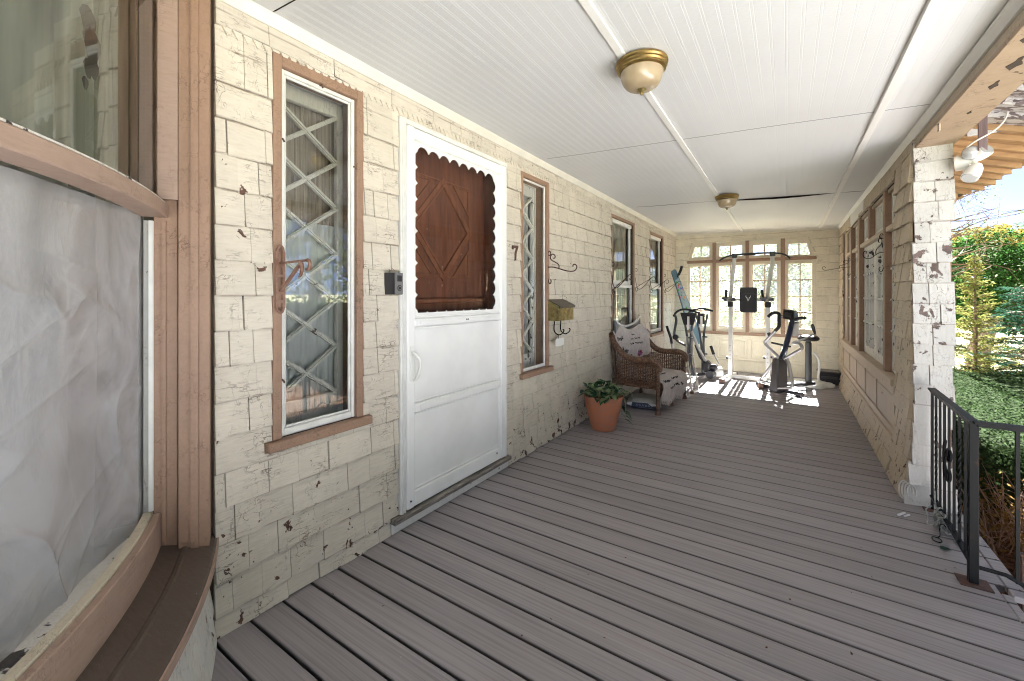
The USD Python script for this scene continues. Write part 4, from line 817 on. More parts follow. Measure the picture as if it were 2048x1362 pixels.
def arcgrid(R, t0, t1, z0, z1, nt, nz, fn=None):
    P = np.zeros((nz, nt, 3))
    for i, z in enumerate(np.linspace(z0, z1, nz)):
        for j, t in enumerate(np.linspace(t0, t1, nt)): P[i, j] = pol(R + (fn(t, z) if fn else 0), t, z)
    return MB().grid(P)
pane(bw, arcgrid(2.165, TS, 64.95, 1.600, 2.36, 40, 2), 'upper_pane', 'pane_dirty')
CR = [(lambda a, b, w_, h_: (a, b, w_, h_))(*q) for q in ((60, .52, 1.9, .007), (58, .60, 1.2, .006), (52, .55, .9, .006), (50, .95, -.5, .005), (55, 1.05, .35, .006), (47, .8, .7, .006), (61, .9, -2.6, .005), (57, 1.35, -.2, .006), (53, 1.2, .55, .005), (59, .75, .5, .005))]
def wr(t, z):
    q = np.array([t * .10, z * .9, 0.]); a = meshkit.fbm(np.array([[t * .09 + z * .5, z * 1.1 - t * .03, 1.7]]), 4, 3)[0]
    ridge = 1 - abs(2 * meshkit.fbm(np.array([[t * .10 + z * 1.9, z * 1.9 - t * .10, 4.2]]), 2, 9)[0] - 1)
    cr = 0
    for a0, b0, sl, h_ in CR:
        x_ = (t - a0) * .0365; y_ = z - b0; q_ = (y_ - sl * x_) / math.sqrt(1 + sl * sl); l_ = (x_ + sl * y_) / math.sqrt(1 + sl * sl); cr += .6 * h_ * math.exp(-abs(q_) / .011) * math.exp(-(l_ / .22) ** 2)
    return -.012 + .034 * (a - .5) + .012 * ridge ** 14 + cr
obj('plastic_film', arcgrid(2.078, TS, 66.4, .49, 1.55, 300, 200, lambda t, z: wr(t, z) * (1 - .7 * min(1, max(0, (t - 57) / 7))) + .050 * min(1, max(0, (t - 55) / 9)) ** 2), M['film'], bw, smooth=True)
obj('curtain', arcgrid(1.99, TS, 67, .40, 1.60, 200, 8, lambda t, z: .022 * math.sin(t * 1.5 + .5 * math.sin(z * 4)) + .012 * math.sin(t * .9)), M['curtain'], bw, smooth=True)
obj('upper_curtain', arcgrid(2.07, TS, 67, 1.58, 2.44, 240, 10, lambda t, z: .018 * math.sin(t * 1.25 + .6 * math.sin(z * 3)) + .014 * math.sin(t * .47 + 1) + .006 * math.sin(t * 3.1 + z)), M['curtain_green'], bw, smooth=True)
m = MB()
for a, b, w_ in ((52.5, 1.93, .030), (52.9, 1.88, .034), (53.1, 1.83, .020), (52.5, 1.82, .018), (52.2, 1.78, .012), (52.0, 1.99, .010)):
    tt = np.linspace(0, 6.28, 12)[:-1]; v = [pol(2.160, a, b)] + [pol(2.160, a + math.degrees(w_ / 2.15) * math.cos(q) * (1 + .25 * math.sin(3 * q)), b + w_ * 1.35 * math.sin(q)) for q in tt]
    m.raw(v, [[0, k + 1, (k + 1) % 11 + 1] for k in range(11)])
obj('glass_stain', m, mat('grey_brown_stain', (.13, .11, .09), .9), bw, kind='stuff')
m = MB(); ts = np.linspace(TS, 69, 40)
for z0 in (-.05,):
    v = [pol(1.55, t, z) for t in ts for z in (-.05, 2.5)]; m.raw(v, [[2 * i, 2 * i + 2, 2 * i + 3, 2 * i + 1] for i in range(39)])
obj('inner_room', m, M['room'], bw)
m = MB(); r = np.random.default_rng(4)
for i in range(90):
    t, R, w_ = r.uniform(58, 64.6), r.uniform(2.193, 2.215), r.uniform(.0015, .005)
    if i > 60: t = r.uniform(50, 64.5); R = r.uniform(2.20, 2.32)
    p = np.array(pol(R, t, .3842)); m.tm(trimesh.Trimesh(p + r.normal(0, 1, (6, 3)) * [w_, w_, w_ * .3] + [0, 0, w_ * .25]).convex_hull)
obj('paint_flakes', m, M['muntin_peel'], bw, kind='stuff')

# ================================================================ LAMPS ON THE CEILING
for (x, y), lab in (((-.548, 1.908), 'nearer brass ceiling lamp with frosted tan glass bowl'), ((-.525, 4.93), 'farther brass ceiling lamp beside the sagging ceiling panel')):
    z = zc(x, y); t = thing('ceiling_lamp', lab, 'ceiling lamp', (x, y, z - .003), group='brass ceiling lamps along the porch')
    obj('canopy', MB().lathe([(0, .0), (.100, .0), (.112, -.006), (.114, -.016), (.108, -.022), (.110, -.030), (.104, -.036), (.105, -.043), (.097, -.049), (.090, -.050), (.0, -.046)], n=48), M['brass'], t, smooth=35)
    obj('glass_bowl', MB().lathe([(.092 * math.cos(a) ** .55, -.050 - .078 * math.sin(a)) for a in np.linspace(0, 1.54, 16)] + [(0, -.128)], n=48), M['frosted'], t, smooth=60)
    obj('finial', MB().lathe([(0, -.120), (.020, -.124), (.021, -.130), (.012, -.136), (.007, -.140), (.008, -.146), (.004, -.152), (0, -.154)], n=20), M['brass_dull'], t, smooth=50)

# ================================================================ SMALL THINGS ON THE HOUSE WALL
def WL(n, s, z): a = math.atan(.0168); return (-1.792 + n * math.cos(a) + s * math.sin(a), s * math.cos(a) - n * math.sin(a), z)
WR = -math.degrees(math.atan(.0168))
t = thing('house_number', 'dark bronze house number 7 to the right of the door', 'house number', WL(.016, 2.683, 1.59), WR)
m = MB(); m.poly(Polygon([(-.036, .056), (.040, .060), (.040, .046), (.018, .004), (.010, -.056), (-.006, -.056), (.001, .000), (.020, .040), (-.022, .037), (-.024, .026), (-.037, .028)]), 0, .010, lambda a, b, d_: (d_, a, b)); obj('numeral', m, M['rust'], t)
t = thing('doorbell_camera', 'black doorbell camera with round button on an angled mount left of the door', 'doorbell', WL(.014, 1.513, 1.333), WR)
obj('mount', MB().hexa([(0, -.045, -.056), (.060, -.030, -.056), (.045, .038, -.056), (0, .045, -.056), (0, -.045, .058), (.060, -.030, .058), (.045, .038, .058), (0, .045, .058)]), M['black_gloss'], t)
fr = lambda a, b, d_: (.0602 - (a + .030) * .2206 + d_ * .976, a + d_ * .2, b)
m = MB(); m.poly(sbox(-.026, -.054, .034, .056), .0, .006, fr); obj('face_plate', m, M['sat_grey'], t)
m = MB(); m.poly(Point(.004, -.022).buffer(.016, 10), .006, .009, fr); obj('button', m, M['black_gloss'], t)
m = MB(); m.poly(Point(.004, -.022).buffer(.012, 10).difference(Point(.004, -.022).buffer(.009, 10)), .009, .0098, fr); obj('button_ring', m, M['silver'], t)
m = MB(); m.poly(sbox(-.014, .012, .022, .044), .006, .008, fr); obj('lens', m, M['black_vinyl'], t)
# mailbox
t = thing('mailbox', 'brass wall mailbox with dark sloping lid and curled newspaper hooks', 'mailbox', WL(.014, 3.345, 1.05), WR)
m = MB(); m.hexa([(0, -.145, 0), (.105, -.145, 0), (.105, .145, 0), (0, .145, 0), (0, -.145, .175), (.105, -.145, .125), (.105, .145, .125), (0, .145, .175)]); obj('box', m, M['brass_dull'], t)
m = MB(); m.hexa([(0, -.152, .178), (.118, -.152, .124), (.118, .152, .124), (0, .152, .178), (0, -.152, .184), (.120, -.152, .130), (.120, .152, .130), (0, .152, .184)]); m.box((.112, -.152, .108), (.120, .152, .126)); obj('lid', m, M['mail_lid'], t)
m = MB(); m.tube([(.106, -.03, .075), (.110, -.028, .055), (.112, .0, .05), (.110, .028, .055), (.106, .03, .075)], .003, 6); m.tube([(.106, -.045, .09), (.106, -.03, .09)], .003, 6); m.tube([(.106, .045, .09), (.106, .03, .09)], .003, 6); obj('emblem', m, M['brass'], t)
for s_ in (-.065, .055): obj('newspaper_hook', MB().tube([(.02, s_, 0), (.02, s_, -.06), (.03, s_, -.105), (.06, s_ + .01, -.125), (.092, s_ + .03, -.105), (.098, s_ + .035, -.085), (.088, s_ + .03, -.078)], .005, 8, smooth=5), M['iron'], t)
t = thing('hanging_tag', 'small white tag hanging from the mailbox hook', 'tag', WL(.085, 3.29, .865), WR)
m = MB(); m.poly(Polygon([(-.075, -.022), (-.062, -.036), (.062, -.036), (.075, -.022), (.075, .018), (.062, .030), (-.062, .030), (-.075, .018)]), -.003, .003, lambda a, b, d_: (d_, a, b)); obj('plate', m, M['white_plastic'], t)
obj('chain', MB().tube([(0, -.03, .030), (.0, -.028, .066)], .0025, 6), M['iron'], t)
# plant hanger brackets
def scroll_bracket(label, n, s, z, out, h, mt='rust', frame=WL, rz=WR, side=1, name='plant_bracket', style=0):
    rr0 = .0050 if mt == 'rust' else .0028
    t = thing(name, label, 'plant bracket', frame(n, s, z), rz, group='iron plant brackets on the porch walls')
    k = side
    back = [(.002, 0, h * .62), (.012 * k, 0, h * .68), (.024 * k, 0, h * .60), (.014 * k, 0, h * .5), (.003, 0, h * .52), (.003, 0, -h * .5), (.016 * k, 0, -h * .6), (.028 * k, 0, -h * .52), (.02 * k, 0, -h * .44)]
    obj('back_bar', MB().tube([(a, b, c) for a, b, c in back], rr0, 8, smooth=5), M[mt], t)
    if style == 0:
        arm = [(.003, 0, h * .15), (out * .8, 0, h * .12), (out * .95, 0, h * .17), (out, 0, h * .05), (out * .93, 0, -h * .04), (out * .85, 0, .02 * h)]
        obj('arm', MB().tube([(a * k, b, c) for a, b, c in arm], rr0, 8, smooth=5), M[mt], t)
        obj('brace', MB().tube([(.004 * k, 0, -h * .42), (out * .45 * k, 0, -h * .12), (out * .80 * k, 0, h * .09)], rr0, 8, smooth=4), M[mt], t)
    else:
        arm = [(.0, 0, h * .05), (out * .35, 0, 0), (out * .8, 0, -h * .14), (out, 0, -h * .08), (out * 1.02, 0, h * .08), (out * .94, 0, h * .12), (out * .9, 0, h * .03)]
        obj('arm', MB().tube([(a * k, b, c) for a, b, c in arm], rr0, 8, smooth=6), M[mt], t)
        obj('scroll', MB().tube([(out * .38 * k, 0, -.005), (out * .18 * k, 0, h * .28), (out * .08 * k, 0, h * .42), (out * .16 * k, 0, h * .55), (out * .26 * k, 0, h * .46), (out * .2 * k, 0, h * .38)], rr0, 8, smooth=6), M[mt], t)
    return t
t = thing('plant_bracket', 'brown painted iron plant bracket on the casing of the large sidelight', 'plant bracket', WL(.022, .928, 1.335), WR, group='iron plant brackets on the porch walls')
m = MB(); m.bar((.006, -.014, .118), (.006, -.014, -.112), .012, .008, up=(1, 0, 0)); m.bar((.006, .014, .118), (.006, .014, -.112), .012, .008, up=(1, 0, 0))
m.tube([(.006, -.014, .115), (.012, 0, .142), (.006, .014, .115)], .006, 8, smooth=4); m.tube([(.006, -.014, -.110), (.012, 0, -.132), (.006, .014, -.110)], .006, 8, smooth=4)
for z_ in (.06, .02, -.05, -.085): m.bar((.010, -.016, z_), (.010, .016, z_), .012, .008, up=(1, 0, 0))
obj('back_plate', m, M['rust_pink'], t)
m = MB(); m.bar((.010, 0, .072), (.205, 0, .075), .010, .008); m.tube([(.205, 0, .075), (.222, 0, .070), (.222, 0, .045), (.205, 0, .04)], .007, 8, smooth=4); obj('arm', m, M['rust_pink'], t)
m = MB(); m.bar((.010, 0, -.045), (.165, 0, .068), .013, .008); m.tube([(.165, 0, .066), (.168, .0, .03), (.150, 0, .012)], [.009, .007, .004], 8, smooth=4); obj('brace', m, M['rust_pink'], t)
scroll_bracket('thin scrolled iron bracket between the narrow sidelight and the mailbox', .018, 3.205, 1.50, .26, .22, style=1)
scroll_bracket('rusty scrolled bracket at the near side of the window above the loveseat', .02, 4.71, 1.45, .24, .30)
scroll_bracket('thin scrolled bracket between the two double hung windows, nearer of the pair', .02, 5.56, 1.46, .26, .24, mt='iron')
scroll_bracket('thin bracket on the near casing of the farthest house window', .02, 6.245, 1.44, .26, .24, mt='iron')
scroll_bracket('thin bracket beyond the farthest house window, beside the blue board', .02, 7.02, 1.44, .26, .24, mt='iron')
FW_ = lambda n, s, z: (.66 - n, s, z)
scroll_bracket('dark scrolled bracket on the nearest mullion of the front wall windows', .012, 4.43, 1.60, .12, .24, mt='iron', frame=FW_, rz=180, style=1)
scroll_bracket('dark scrolled bracket on the far mullion of the front wall near the corner', .012, 6.50, 1.60, .27, .16, mt='iron', frame=FW_, rz=180, style=1)

# ================================================================ POTTED PLANT
t = thing('flower_pot', 'round terracotta coloured pot standing on the boards near the loveseat', 'flower pot', (-1.46, 3.82, 0.001))
obj('pot', MB().lathe([(0, 0), (.104, 0), (.110, .006), (.160, .19), (.180, .30), (.182, .322), (.170, .324), (.166, .29), (.0, .285)], n=48), M['terracotta'], t, smooth=40)
obj('soil', MB().lathe([(0, .298), (.10, .295), (.164, .288)], n=24), M['soil'], t)
t = thing('potted_plant', 'leafy green and white variegated plant growing in the terracotta pot', 'plant', (-1.46, 3.82, .295))
r = np.random.default_rng(17)
def leaf(m, base, d, up, L, W, droop=.3):
    d = np.array(d, float); d /= np.linalg.norm(d); s_ = np.cross(d, up); s_ /= np.linalg.norm(s_) + 1e-9; n_ = np.cross(s_, d); b = np.array(base, float); v = []
    for q, w_ in ((0, .05), (.18, .75), (.42, 1.0), (.7, .68), (1.0, .02)):
        c = b + d * L * q - np.array([0, 0, 1]) * droop * L * q * q
        for k, e in ((-1, .22), (0, 0), (1, .22)): v.append(c + s_ * k * W * w_ * .5 + n_ * e * W * w_ * .5)
    return m.raw(v, [[i * 3 + j, i * 3 + j + 1, (i + 1) * 3 + j + 1, (i + 1) * 3 + j] for i in range(4) for j in range(2)])
st = MB()
for i in range(120):
    a = r.uniform(0, 6.28); el = r.uniform(.30, 1.5); R = r.uniform(.02, .13); L0 = r.uniform(.03, .115)
    base = np.array([R * math.cos(a), R * math.sin(a), .0]); d = np.array([math.cos(a) * math.cos(el), math.sin(a) * math.cos(el), math.sin(el)])
    tip = base + d * L0 * 1.15; st.tube([base, base + d * L0 * .6 + [0, 0, .02], tip], .0028, 5)
    pale = r.random() < .34
    m = MB(); d2 = d * .8 + r.normal(0, .45, 3); d2[2] -= .15; leaf(m, tip, d2, (0, 0, 1), r.uniform(.06, .10), r.uniform(.05, .08), r.uniform(.1, .6)); obj('leaf', m, M['leaf_pale' if pale else 'leaf'], t, smooth=True)
for a, L0 in ((.25, .27), (.95, .25)):
    c_, s_ = math.cos(a), math.sin(a); p = [(.12 * c_, .12 * s_, .0), (.18 * c_, .18 * s_, .02), (.205 * c_, .205 * s_, -.06), (.20 * c_, .20 * s_, -L0 + .1)]; st.tube(p, .003, 5, smooth=4)
    for q in (.5, .8, 1.0):
        m = MB(); leaf(m, (.19 * c_ + .01, .20 * s_, -.02 - q * (L0 - .1)), (c_ + r.normal(0, .3), s_ + r.normal(0, .3), -.5), (0, 0, 1), .08, .055, .4); obj('leaf', m, M['leaf'], t, smooth=True)
obj('stems', st, M['stem'], t)

# ================================================================ WICKER LOVESEAT, THROW, SACK
ls = thing('wicker_loveseat', 'brown wicker loveseat with rounded arms against the house wall', 'loveseat', (-1.355, 5.03, 0), -6.0)
W2_ = .445; XF, XB = .265, -.25
def post(name, pts, rr, turned=True):
    m = MB(); m.tube(pts, rr, 12, smooth=3)
    if turned: m.lathe([(rr * 1.0, .0), (rr * 1.55, .004), (rr * 1.35, .03), (rr * 1.0, .045)], (pts[0][0], pts[0][1], 0), 14)
    obj(name, m, M['wicker'], ls, smooth=50)
for yy in (-W2_, W2_): post('leg', [(XF, yy, 0), (XF, yy, .25), (XF - .005, yy, .50)], .020)
post('leg', [(XF - .02, .03, 0), (XF - .02, .03, .30)], .020)
for yy in (-W2_ + .03, W2_ - .03): post('leg', [(XB - .02, yy, 0), (XB, yy, .32)], .019)
for yy in (-W2_, W2_):
    sg = -1 if yy < 0 else 1; m = MB()
    m.tube([(XF + .015, yy, .46), (XF + .012, yy, .535), (XF - .03, yy, .560), (.05, yy, .562), (-.08, yy + sg * .005, .585), (-.17, yy + sg * .01, .66), (-.235, yy + sg * .005, .745), (-.27, yy - sg * .04, .80)], [.022, .030, .034, .034, .034, .034, .032, .028], 14, smooth=5)
    obj('arm_roll', m, M['wicker'], ls, smooth=60)
    m = MB(); xs = np.linspace(XF - .03, -.19, 17)
    for q, x in enumerate(xs):
        top = .545 if x > -.05 else .545 + (-.05 - x) * .75
        m.tube([(x, yy, .285), (x, yy, top)], .0075, 6)
    for z_ in np.arange(.30, .54, .0165): m.tube([(x + .0, yy + (.008 if (k + int(z_ * 1000) // 16) % 2 else -.008), z_) for k, x in enumerate(np.linspace(XF - .01, -.20, 34))], .0062, 5)
    m.tube([(XF, yy, .275), (XB, yy, .275)], .014, 8); obj('arm_panel', m, M['wicker'], ls, smooth=50)
bk = lambda y: .09 * (np.asarray(y) + W2_) / (2 * W2_)
m = MB(); Y = np.linspace(-W2_ + .04, W2_ - .04, 41)
topz = lambda y: .80 + .075 * math.exp(-((y + .22) / .15) ** 2) + .070 * math.exp(-((y - .22) / .15) ** 2)
for y in Y: m.tube([(XB + .02, y, .30), (XB - .01, y, .55), (XB - .045, y, topz(y))], .008, 6)
for z_ in np.arange(.33, .80, .02): m.tube([(XB + .02 - (z_ - .3) * .12 + (.008 if k % 2 else -.008), y, z_) for k, y in enumerate(Y)], .0065, 5)
for q_ in range(len(m.v)): m.v[q_] = m.v[q_] + np.c_[bk(m.v[q_][:, 1]), np.zeros((len(m.v[q_]), 2))]
obj('backrest', m, M['wicker'], ls, smooth=50)
obj('back_roll', MB().tube([(XB - .045 + bk(y), y, topz(y)) for y in np.linspace(-W2_, W2_, 31)], .026, 12), M['wicker'], ls, smooth=60)
m = MB(); m.box((XB, -W2_ + .01, .285), (XF - .01, W2_ - .01, .325), .01); m.tube([(XF + .005, -W2_, .30), (XF + .005, W2_, .30)], .022, 10); m.tube([(XF, -W2_, .23), (XF, W2_, .23)], .010, 8)
for y in np.linspace(-W2_ + .03, W2_ - .03, 24): m.tube([(XF, y, .30), (XF, y + .018, .23)], .006, 5)
obj('seat', m, M['wicker'], ls, smooth=50)
for sg in (-1, 1): obj('brace', MB().tube([(XF, sg * W2_, .12), (XF, sg * (W2_ - .10), .21), (XF, sg * (W2_ - .2), .235)], .011, 8, smooth=4), M['wicker'], ls, smooth=50)
# throw
th_ = thing('throw_blanket', 'pale printed throw with black handwriting draped over the loveseat', 'blanket', (-1.355, 5.03, 0), -6.0)
prof = np.array([(-.335, .62), (-.335, .76), (-.322, .855), (-.290, .895), (-.262, .855), (-.245, .72), (-.232, .55), (-.215, .41), (-.16, .362), (-.02, .352), (.14, .352), (.25, .350), (.300, .325), (.308, .24), (.304, .16)])
pp_ = spline(prof, 6); nu, nv = 64, len(pp_); P = np.zeros((nv, nu, 3)); tt = np.linspace(0, 1, nv)
def throw_pt(t, u):
    x = np.interp(t, tt, pp_[:, 0]); z = np.interp(t, tt, pp_[:, 1]); y = -.41 + .82 * u
    if z > .72: z += (topz(y) - .86) * np.clip((z - .72) / .14, 0, 1)
    nn_ = meshkit.fbm(np.array([[y * 5, t * 7, 2.]]), 3, 4)[0] - .5; fold = .012 * math.sin(y * 26 + 3 * t + 2 * nn_)
    k = np.clip((t - .80) / .2, 0, 1)
    if t > .86: z -= (t - .86) * .55 * (1 - 2 * abs(((u * 2.1) % 1) - .5)) * 1.0
    x += bk(y) * np.clip((z - .36) / .2, 0, 1)
    return np.array([x + nn_ * .02 + fold * k * .9 + (.006 if t < .8 else 0), y, z + nn_ * .016 + fold * .35])
for i, t0 in enumerate(tt):
    for j, u in enumerate(np.linspace(0, 1, nu)): P[i, j] = throw_pt(t0, u)
obj('cloth', MB().grid(P), M['throw'], th_, smooth=True)
m = MB(); r = np.random.default_rng(2)
for j in range(0, 150):
    p = throw_pt(1.0, j / 149); m.tube([p, p + [.003 + r.normal(0, .003), r.normal(0, .004), -.018], p + [r.normal(0, .004), r.normal(0, .008), -.034]], .0016, 4)
obj('fringe', m, M['throw'], th_, kind='stuff')
def tn(t, u):
    p = throw_pt(t, u); a = throw_pt(t + .01, u) - p; b = throw_pt(t, u + .01) - p; n_ = np.cross(b, a); n_ /= np.linalg.norm(n_) + 1e-9
    return p, (n_ if n_[0] + n_[2] > 0 else -n_)
def scribble(m, t0, u0, wu, ht, seed, words=3):
    r = np.random.default_rng(seed); u = u0
    for w_ in range(words):
        L = wu / words * r.uniform(.55, .9); k = int(max(7, L * 90)); pts = []
        for q in range(k):
            f_ = q / (k - 1); tt_ = t0 - .35 * ht * math.sin(q * 1.9 + r.uniform(-.4, .4)) - (ht * .6 if q == 0 or r.random() < .12 else 0)
            p, n_ = tn(tt_, u + L * f_); pts.append(p + n_ * .004)
        m.tube(pts, .0042, 4, smooth=2); u += wu / words
m = MB()
for i, (t0, u0, wu, ht, n_) in enumerate(((.285, .04, .26, .05, 1), (.40, .10, .25, .055, 1), (.30, .42, .30, .012, 3), (.345, .40, .38, .012, 3), (.43, .14, .30, .012, 3), (.46, .18, .2, .01, 2), (.25, .45, .12, .012, 1), (.66, .2, .4, .012, 3), (.72, .15, .5, .012, 3), (.78, .3, .4, .012, 3), (.88, .1, .6, .014, 4), (.93, .3, .5, .014, 4))): scribble(m, t0, u0, wu, ht, 30 + i, n_)
obj('handwriting', m, M['ink'], th_, kind='stuff')
m = MB(); m2 = MB()
for k in range(8):
    a = k * .785; p0, n_ = tn(.425, .66); p1, n1 = tn(.425 + .028 * math.sin(a), .66 + .085 * math.cos(a)); (m if k % 3 else m2).tube([p0 + n_ * .003, (p0 + p1) / 2 + n1 * .006, p1 + n1 * .003], [.003, .011, .002], 6)
obj('flower_print', m, M['purple'], th_); obj('flower_print', m2, M['magenta'], th_)
# sack under the seat
t = thing('sack', 'white sack with dark blue band lying under the loveseat', 'sack', (-1.36, 4.86, .001), 12)
sk = trimesh.creation.box((.36, .42, .11)); sk = sk.subdivide().subdivide().subdivide(); v = np.array(sk.vertices)
v[:, 2] *= (1 - .75 * (np.abs(v[:, 0]) / .18) ** 4) * (1 - .55 * (np.abs(v[:, 1]) / .21) ** 5); v += .012 * (meshkit.fbm(v * 9, 3)[:, None] - .5); v[:, 2] += .058
v[:, 2] = np.maximum(v[:, 2], 0.0); obj('bag', MB().raw(v, sk.faces), M['bag'], t, smooth=60)
m = MB(); m.hexa([(-.13, -.2135, .03), (.14, -.2135, .03), (.14, -.20, .03), (-.13, -.20, .03), (-.12, -.209, .083), (.13, -.209, .083), (.13, -.198, .083), (-.12, -.198, .083)]); obj('blue_band', m, M['bag_blue'], t)
m = MB()
for k, (x0, w_) in enumerate(((-.08, .03), (-.045, .022), (-.018, .03), (.018, .024), (.048, .03), (.082, .02))): m.tube([(x0, -.2155, .045), (x0 + w_ * .3, -.215, .066), (x0 + w_ * .5, -.2155, .046), (x0 + w_ * .8, -.215, .064)], .0022, 4)
obj('lettering', m, M['bag'], t, kind='stuff')
# folding chair behind
t = thing('lawn_chair', 'folded white lawn chair with grey mesh back leaning behind the loveseat', 'lawn chair', WL(.07, 5.10, 0), WR)
obj('top_rail', MB().tube([(-.01, -.42, .985), (.0, -.25, .915), (.0, 0, .890), (.0, .25, .915), (-.01, .50, .985)], .014, 8, smooth=5), M['white_plastic'], t, smooth=60)
P = np.zeros((12, 20, 3))
for i, q in enumerate(np.linspace(0, 1, 12)):
    for j, s_ in enumerate(np.linspace(-.40, .48, 20)): P[i, j] = (.0 + .02 * q, s_, .47 + (.885 + .36 * s_ * s_ - .47) * (1 - q))
obj('mesh_back', MB().grid(P), clothmat('grey_mesh', (.42, .42, .42), .3, alpha=.25, sc=(40, 40, 40)), t, smooth=True)
obj('frame_tube', MB().tube([(-.01, -.415, .98), (.0, -.41, .45), (.02, -.41, 0.01)], .012, 8), M['grey_steel'], t, smooth=60); obj('frame_tube', MB().tube([(-.01, .495, .98), (.0, .49, .45), (.02, .48, 0.01)], .012, 8), M['grey_steel'], t, smooth=60)
# ================================================================ EXERCISE MACHINES
# white power tower
t = thing('power_tower', 'tall white dip and pull-up tower with black back pad before the end windows', 'exercise tower', (-.47, 7.12, 0), -8)
def sq(m, p, q, w): return m.bar(p, q, w, w, up=(0, 1, 0) if abs(q[2] - p[2]) > .3 else (0, 0, 1))
LX, RX = -.245, .250
for sx, tx, nm in ((LX, -.190, 0), (RX, .305, 1)):
    p = thing('upright', parent=t)
    obj('lower_tube', sq(MB(), (sx, 0, .03), (sx * .985, 0, 1.10), .052), M['white_enamel'], p)
    obj('upper_tube', MB().tube([(sx * .985, 0, 1.08), (sx * .98, 0, 1.30), ((sx + tx) / 2, 0, 1.55), (tx, 0, 1.84)], .026, 14, smooth=4), M['white_enamel'], p, smooth=50)
    obj('top_cap', MB().tube([(tx, 0, 1.82), (tx, 0, 1.885)], .036, 14), M['grey_steel'], p, smooth=40)
    m = MB(); sq(m, (sx, .25, .032), (sx, -.42, .032), .058); obj('foot', m, M['white_enamel'], p)
    obj('foot_cap', B(((sx - .034, -.50, .002), (sx + .034, -.421, .066), .004), ((sx - .034, .251, .002), (sx + .034, .28, .066), .004)), M['brown_cap'], p)
    m = MB(); m.box((sx - .035, -.035, 1.085), (sx + .035, .035, 1.165), .008); obj('collar', m, M['black_vinyl'], p)
    m = MB(); m.tube([(sx, 0, 1.19), (sx, -.10, 1.19), (sx, -.30, 1.20)], .024, 10); m.tube([(sx - .075, -.04, 1.20), (sx + .075, -.04, 1.20)], .026, 10); obj('dip_arm', m, M['grey_steel'], p, smooth=50)
    obj('arm_pad', B(((sx - .05, -.34, 1.205), (sx + .05, -.06, 1.235), .012)), M['grey_steel'], p)
    obj('hand_grip', MB().tube([(sx + (.01 if nm == 0 else -.01), -.30, 1.20), (sx + (.02 if nm == 0 else -.02), -.31, 1.34)], .017, 10), M['black_rubber'], p, smooth=50)
    m = MB()
    for z_ in (.30, .36, .42, .50): m.tube([(sx, -.0255, z_), (sx, -.0275, z_)], .006, 8)
    obj('bolt_holes', m, M['black_wire'], p, kind='stuff')
    obj('knob', MB().tube([(sx - .026, 0, .305 + .05 * nm), (sx - .06, 0, .305 + .05 * nm)], .018, 10), M['black_vinyl'], p, smooth=40)
obj('base_bar', sq(MB(), (LX + .026, 0, .040), (RX - .026, 0, .040), .045), M['white_enamel'], t)
m = MB(); m.tube([(LX, .0, 1.195), (RX, 0, 1.195)], .020, 10); obj('cross_bar', m, M['white_enamel'], t, smooth=50)
obj('pull_up_bar', MB().tube([(-.40, .0, 1.79), (-.24, 0, 1.862), (-.18, 0, 1.868), (.30, 0, 1.868), (.36, 0, 1.862), (.52, 0, 1.775)], .013, 10, smooth=5), M['black_rubber'], t, smooth=60)
obj('bar_grip', MB().tube([(-.06, 0, 1.868), (.09, 0, 1.868)], .019, 10), M['black_rubber'], t, smooth=50)
bp = thing('back_pad', parent=t)
def rr_(x0, z0, x1, z1, rad): return sbox(x0 + rad, z0 + rad, x1 - rad, z1 - rad).buffer(rad, 6)
f_ = lambda a, b, d_: (a, d_ - .02 + .03 * (b - 1.2), b)
m = MB(); m.poly(rr_(-.100, 1.010, .118, 1.378, .035), -.055, -.012, f_); m.poly(rr_(-.090, 1.020, .108, 1.368, .03), -.062, -.055, f_); obj('pad', m, M['black_vinyl'], bp)
m = MB(); m.poly(Polygon([(-.092, 1.275)] + [(x, 1.290 - 1.4 * (x - .009) ** 2) for x in np.linspace(-.085, .103, 9)] + [(.110, 1.275)] + [(x, 1.283 - 1.4 * (x - .009) ** 2) for x in np.linspace(.103, -.085, 9)]), -.0628, -.0618, f_); obj('seam', m, M['grey_steel'], bp)
cx_, cz_ = .010, 1.215; m = MB()
for sg in (-1, 1):
    m.poly(Polygon([(cx_ + sg * a, cz_ + b) for a, b in ((.004, -.020), (.014, -.018), (.017, .002), (.034, .022), (.030, .044), (.024, .040), (.026, .026), (.010, .012), (.008, -.006))]), -.0640, -.0622, f_)
m.poly(sbox(cx_ - .012, cz_ - .038, cx_ + .012, cz_ - .032), -.0640, -.0622, f_); m.poly(sbox(cx_ - .010, cz_ - .024, cx_ + .010, cz_ - .019), -.0640, -.0622, f_); obj('emblem', m, M['paper'], bp)
obj('pad_post', B(((-.03, -.03, 1.15), (.05, -.012, 1.24), .004)), M['white_enamel'], bp)

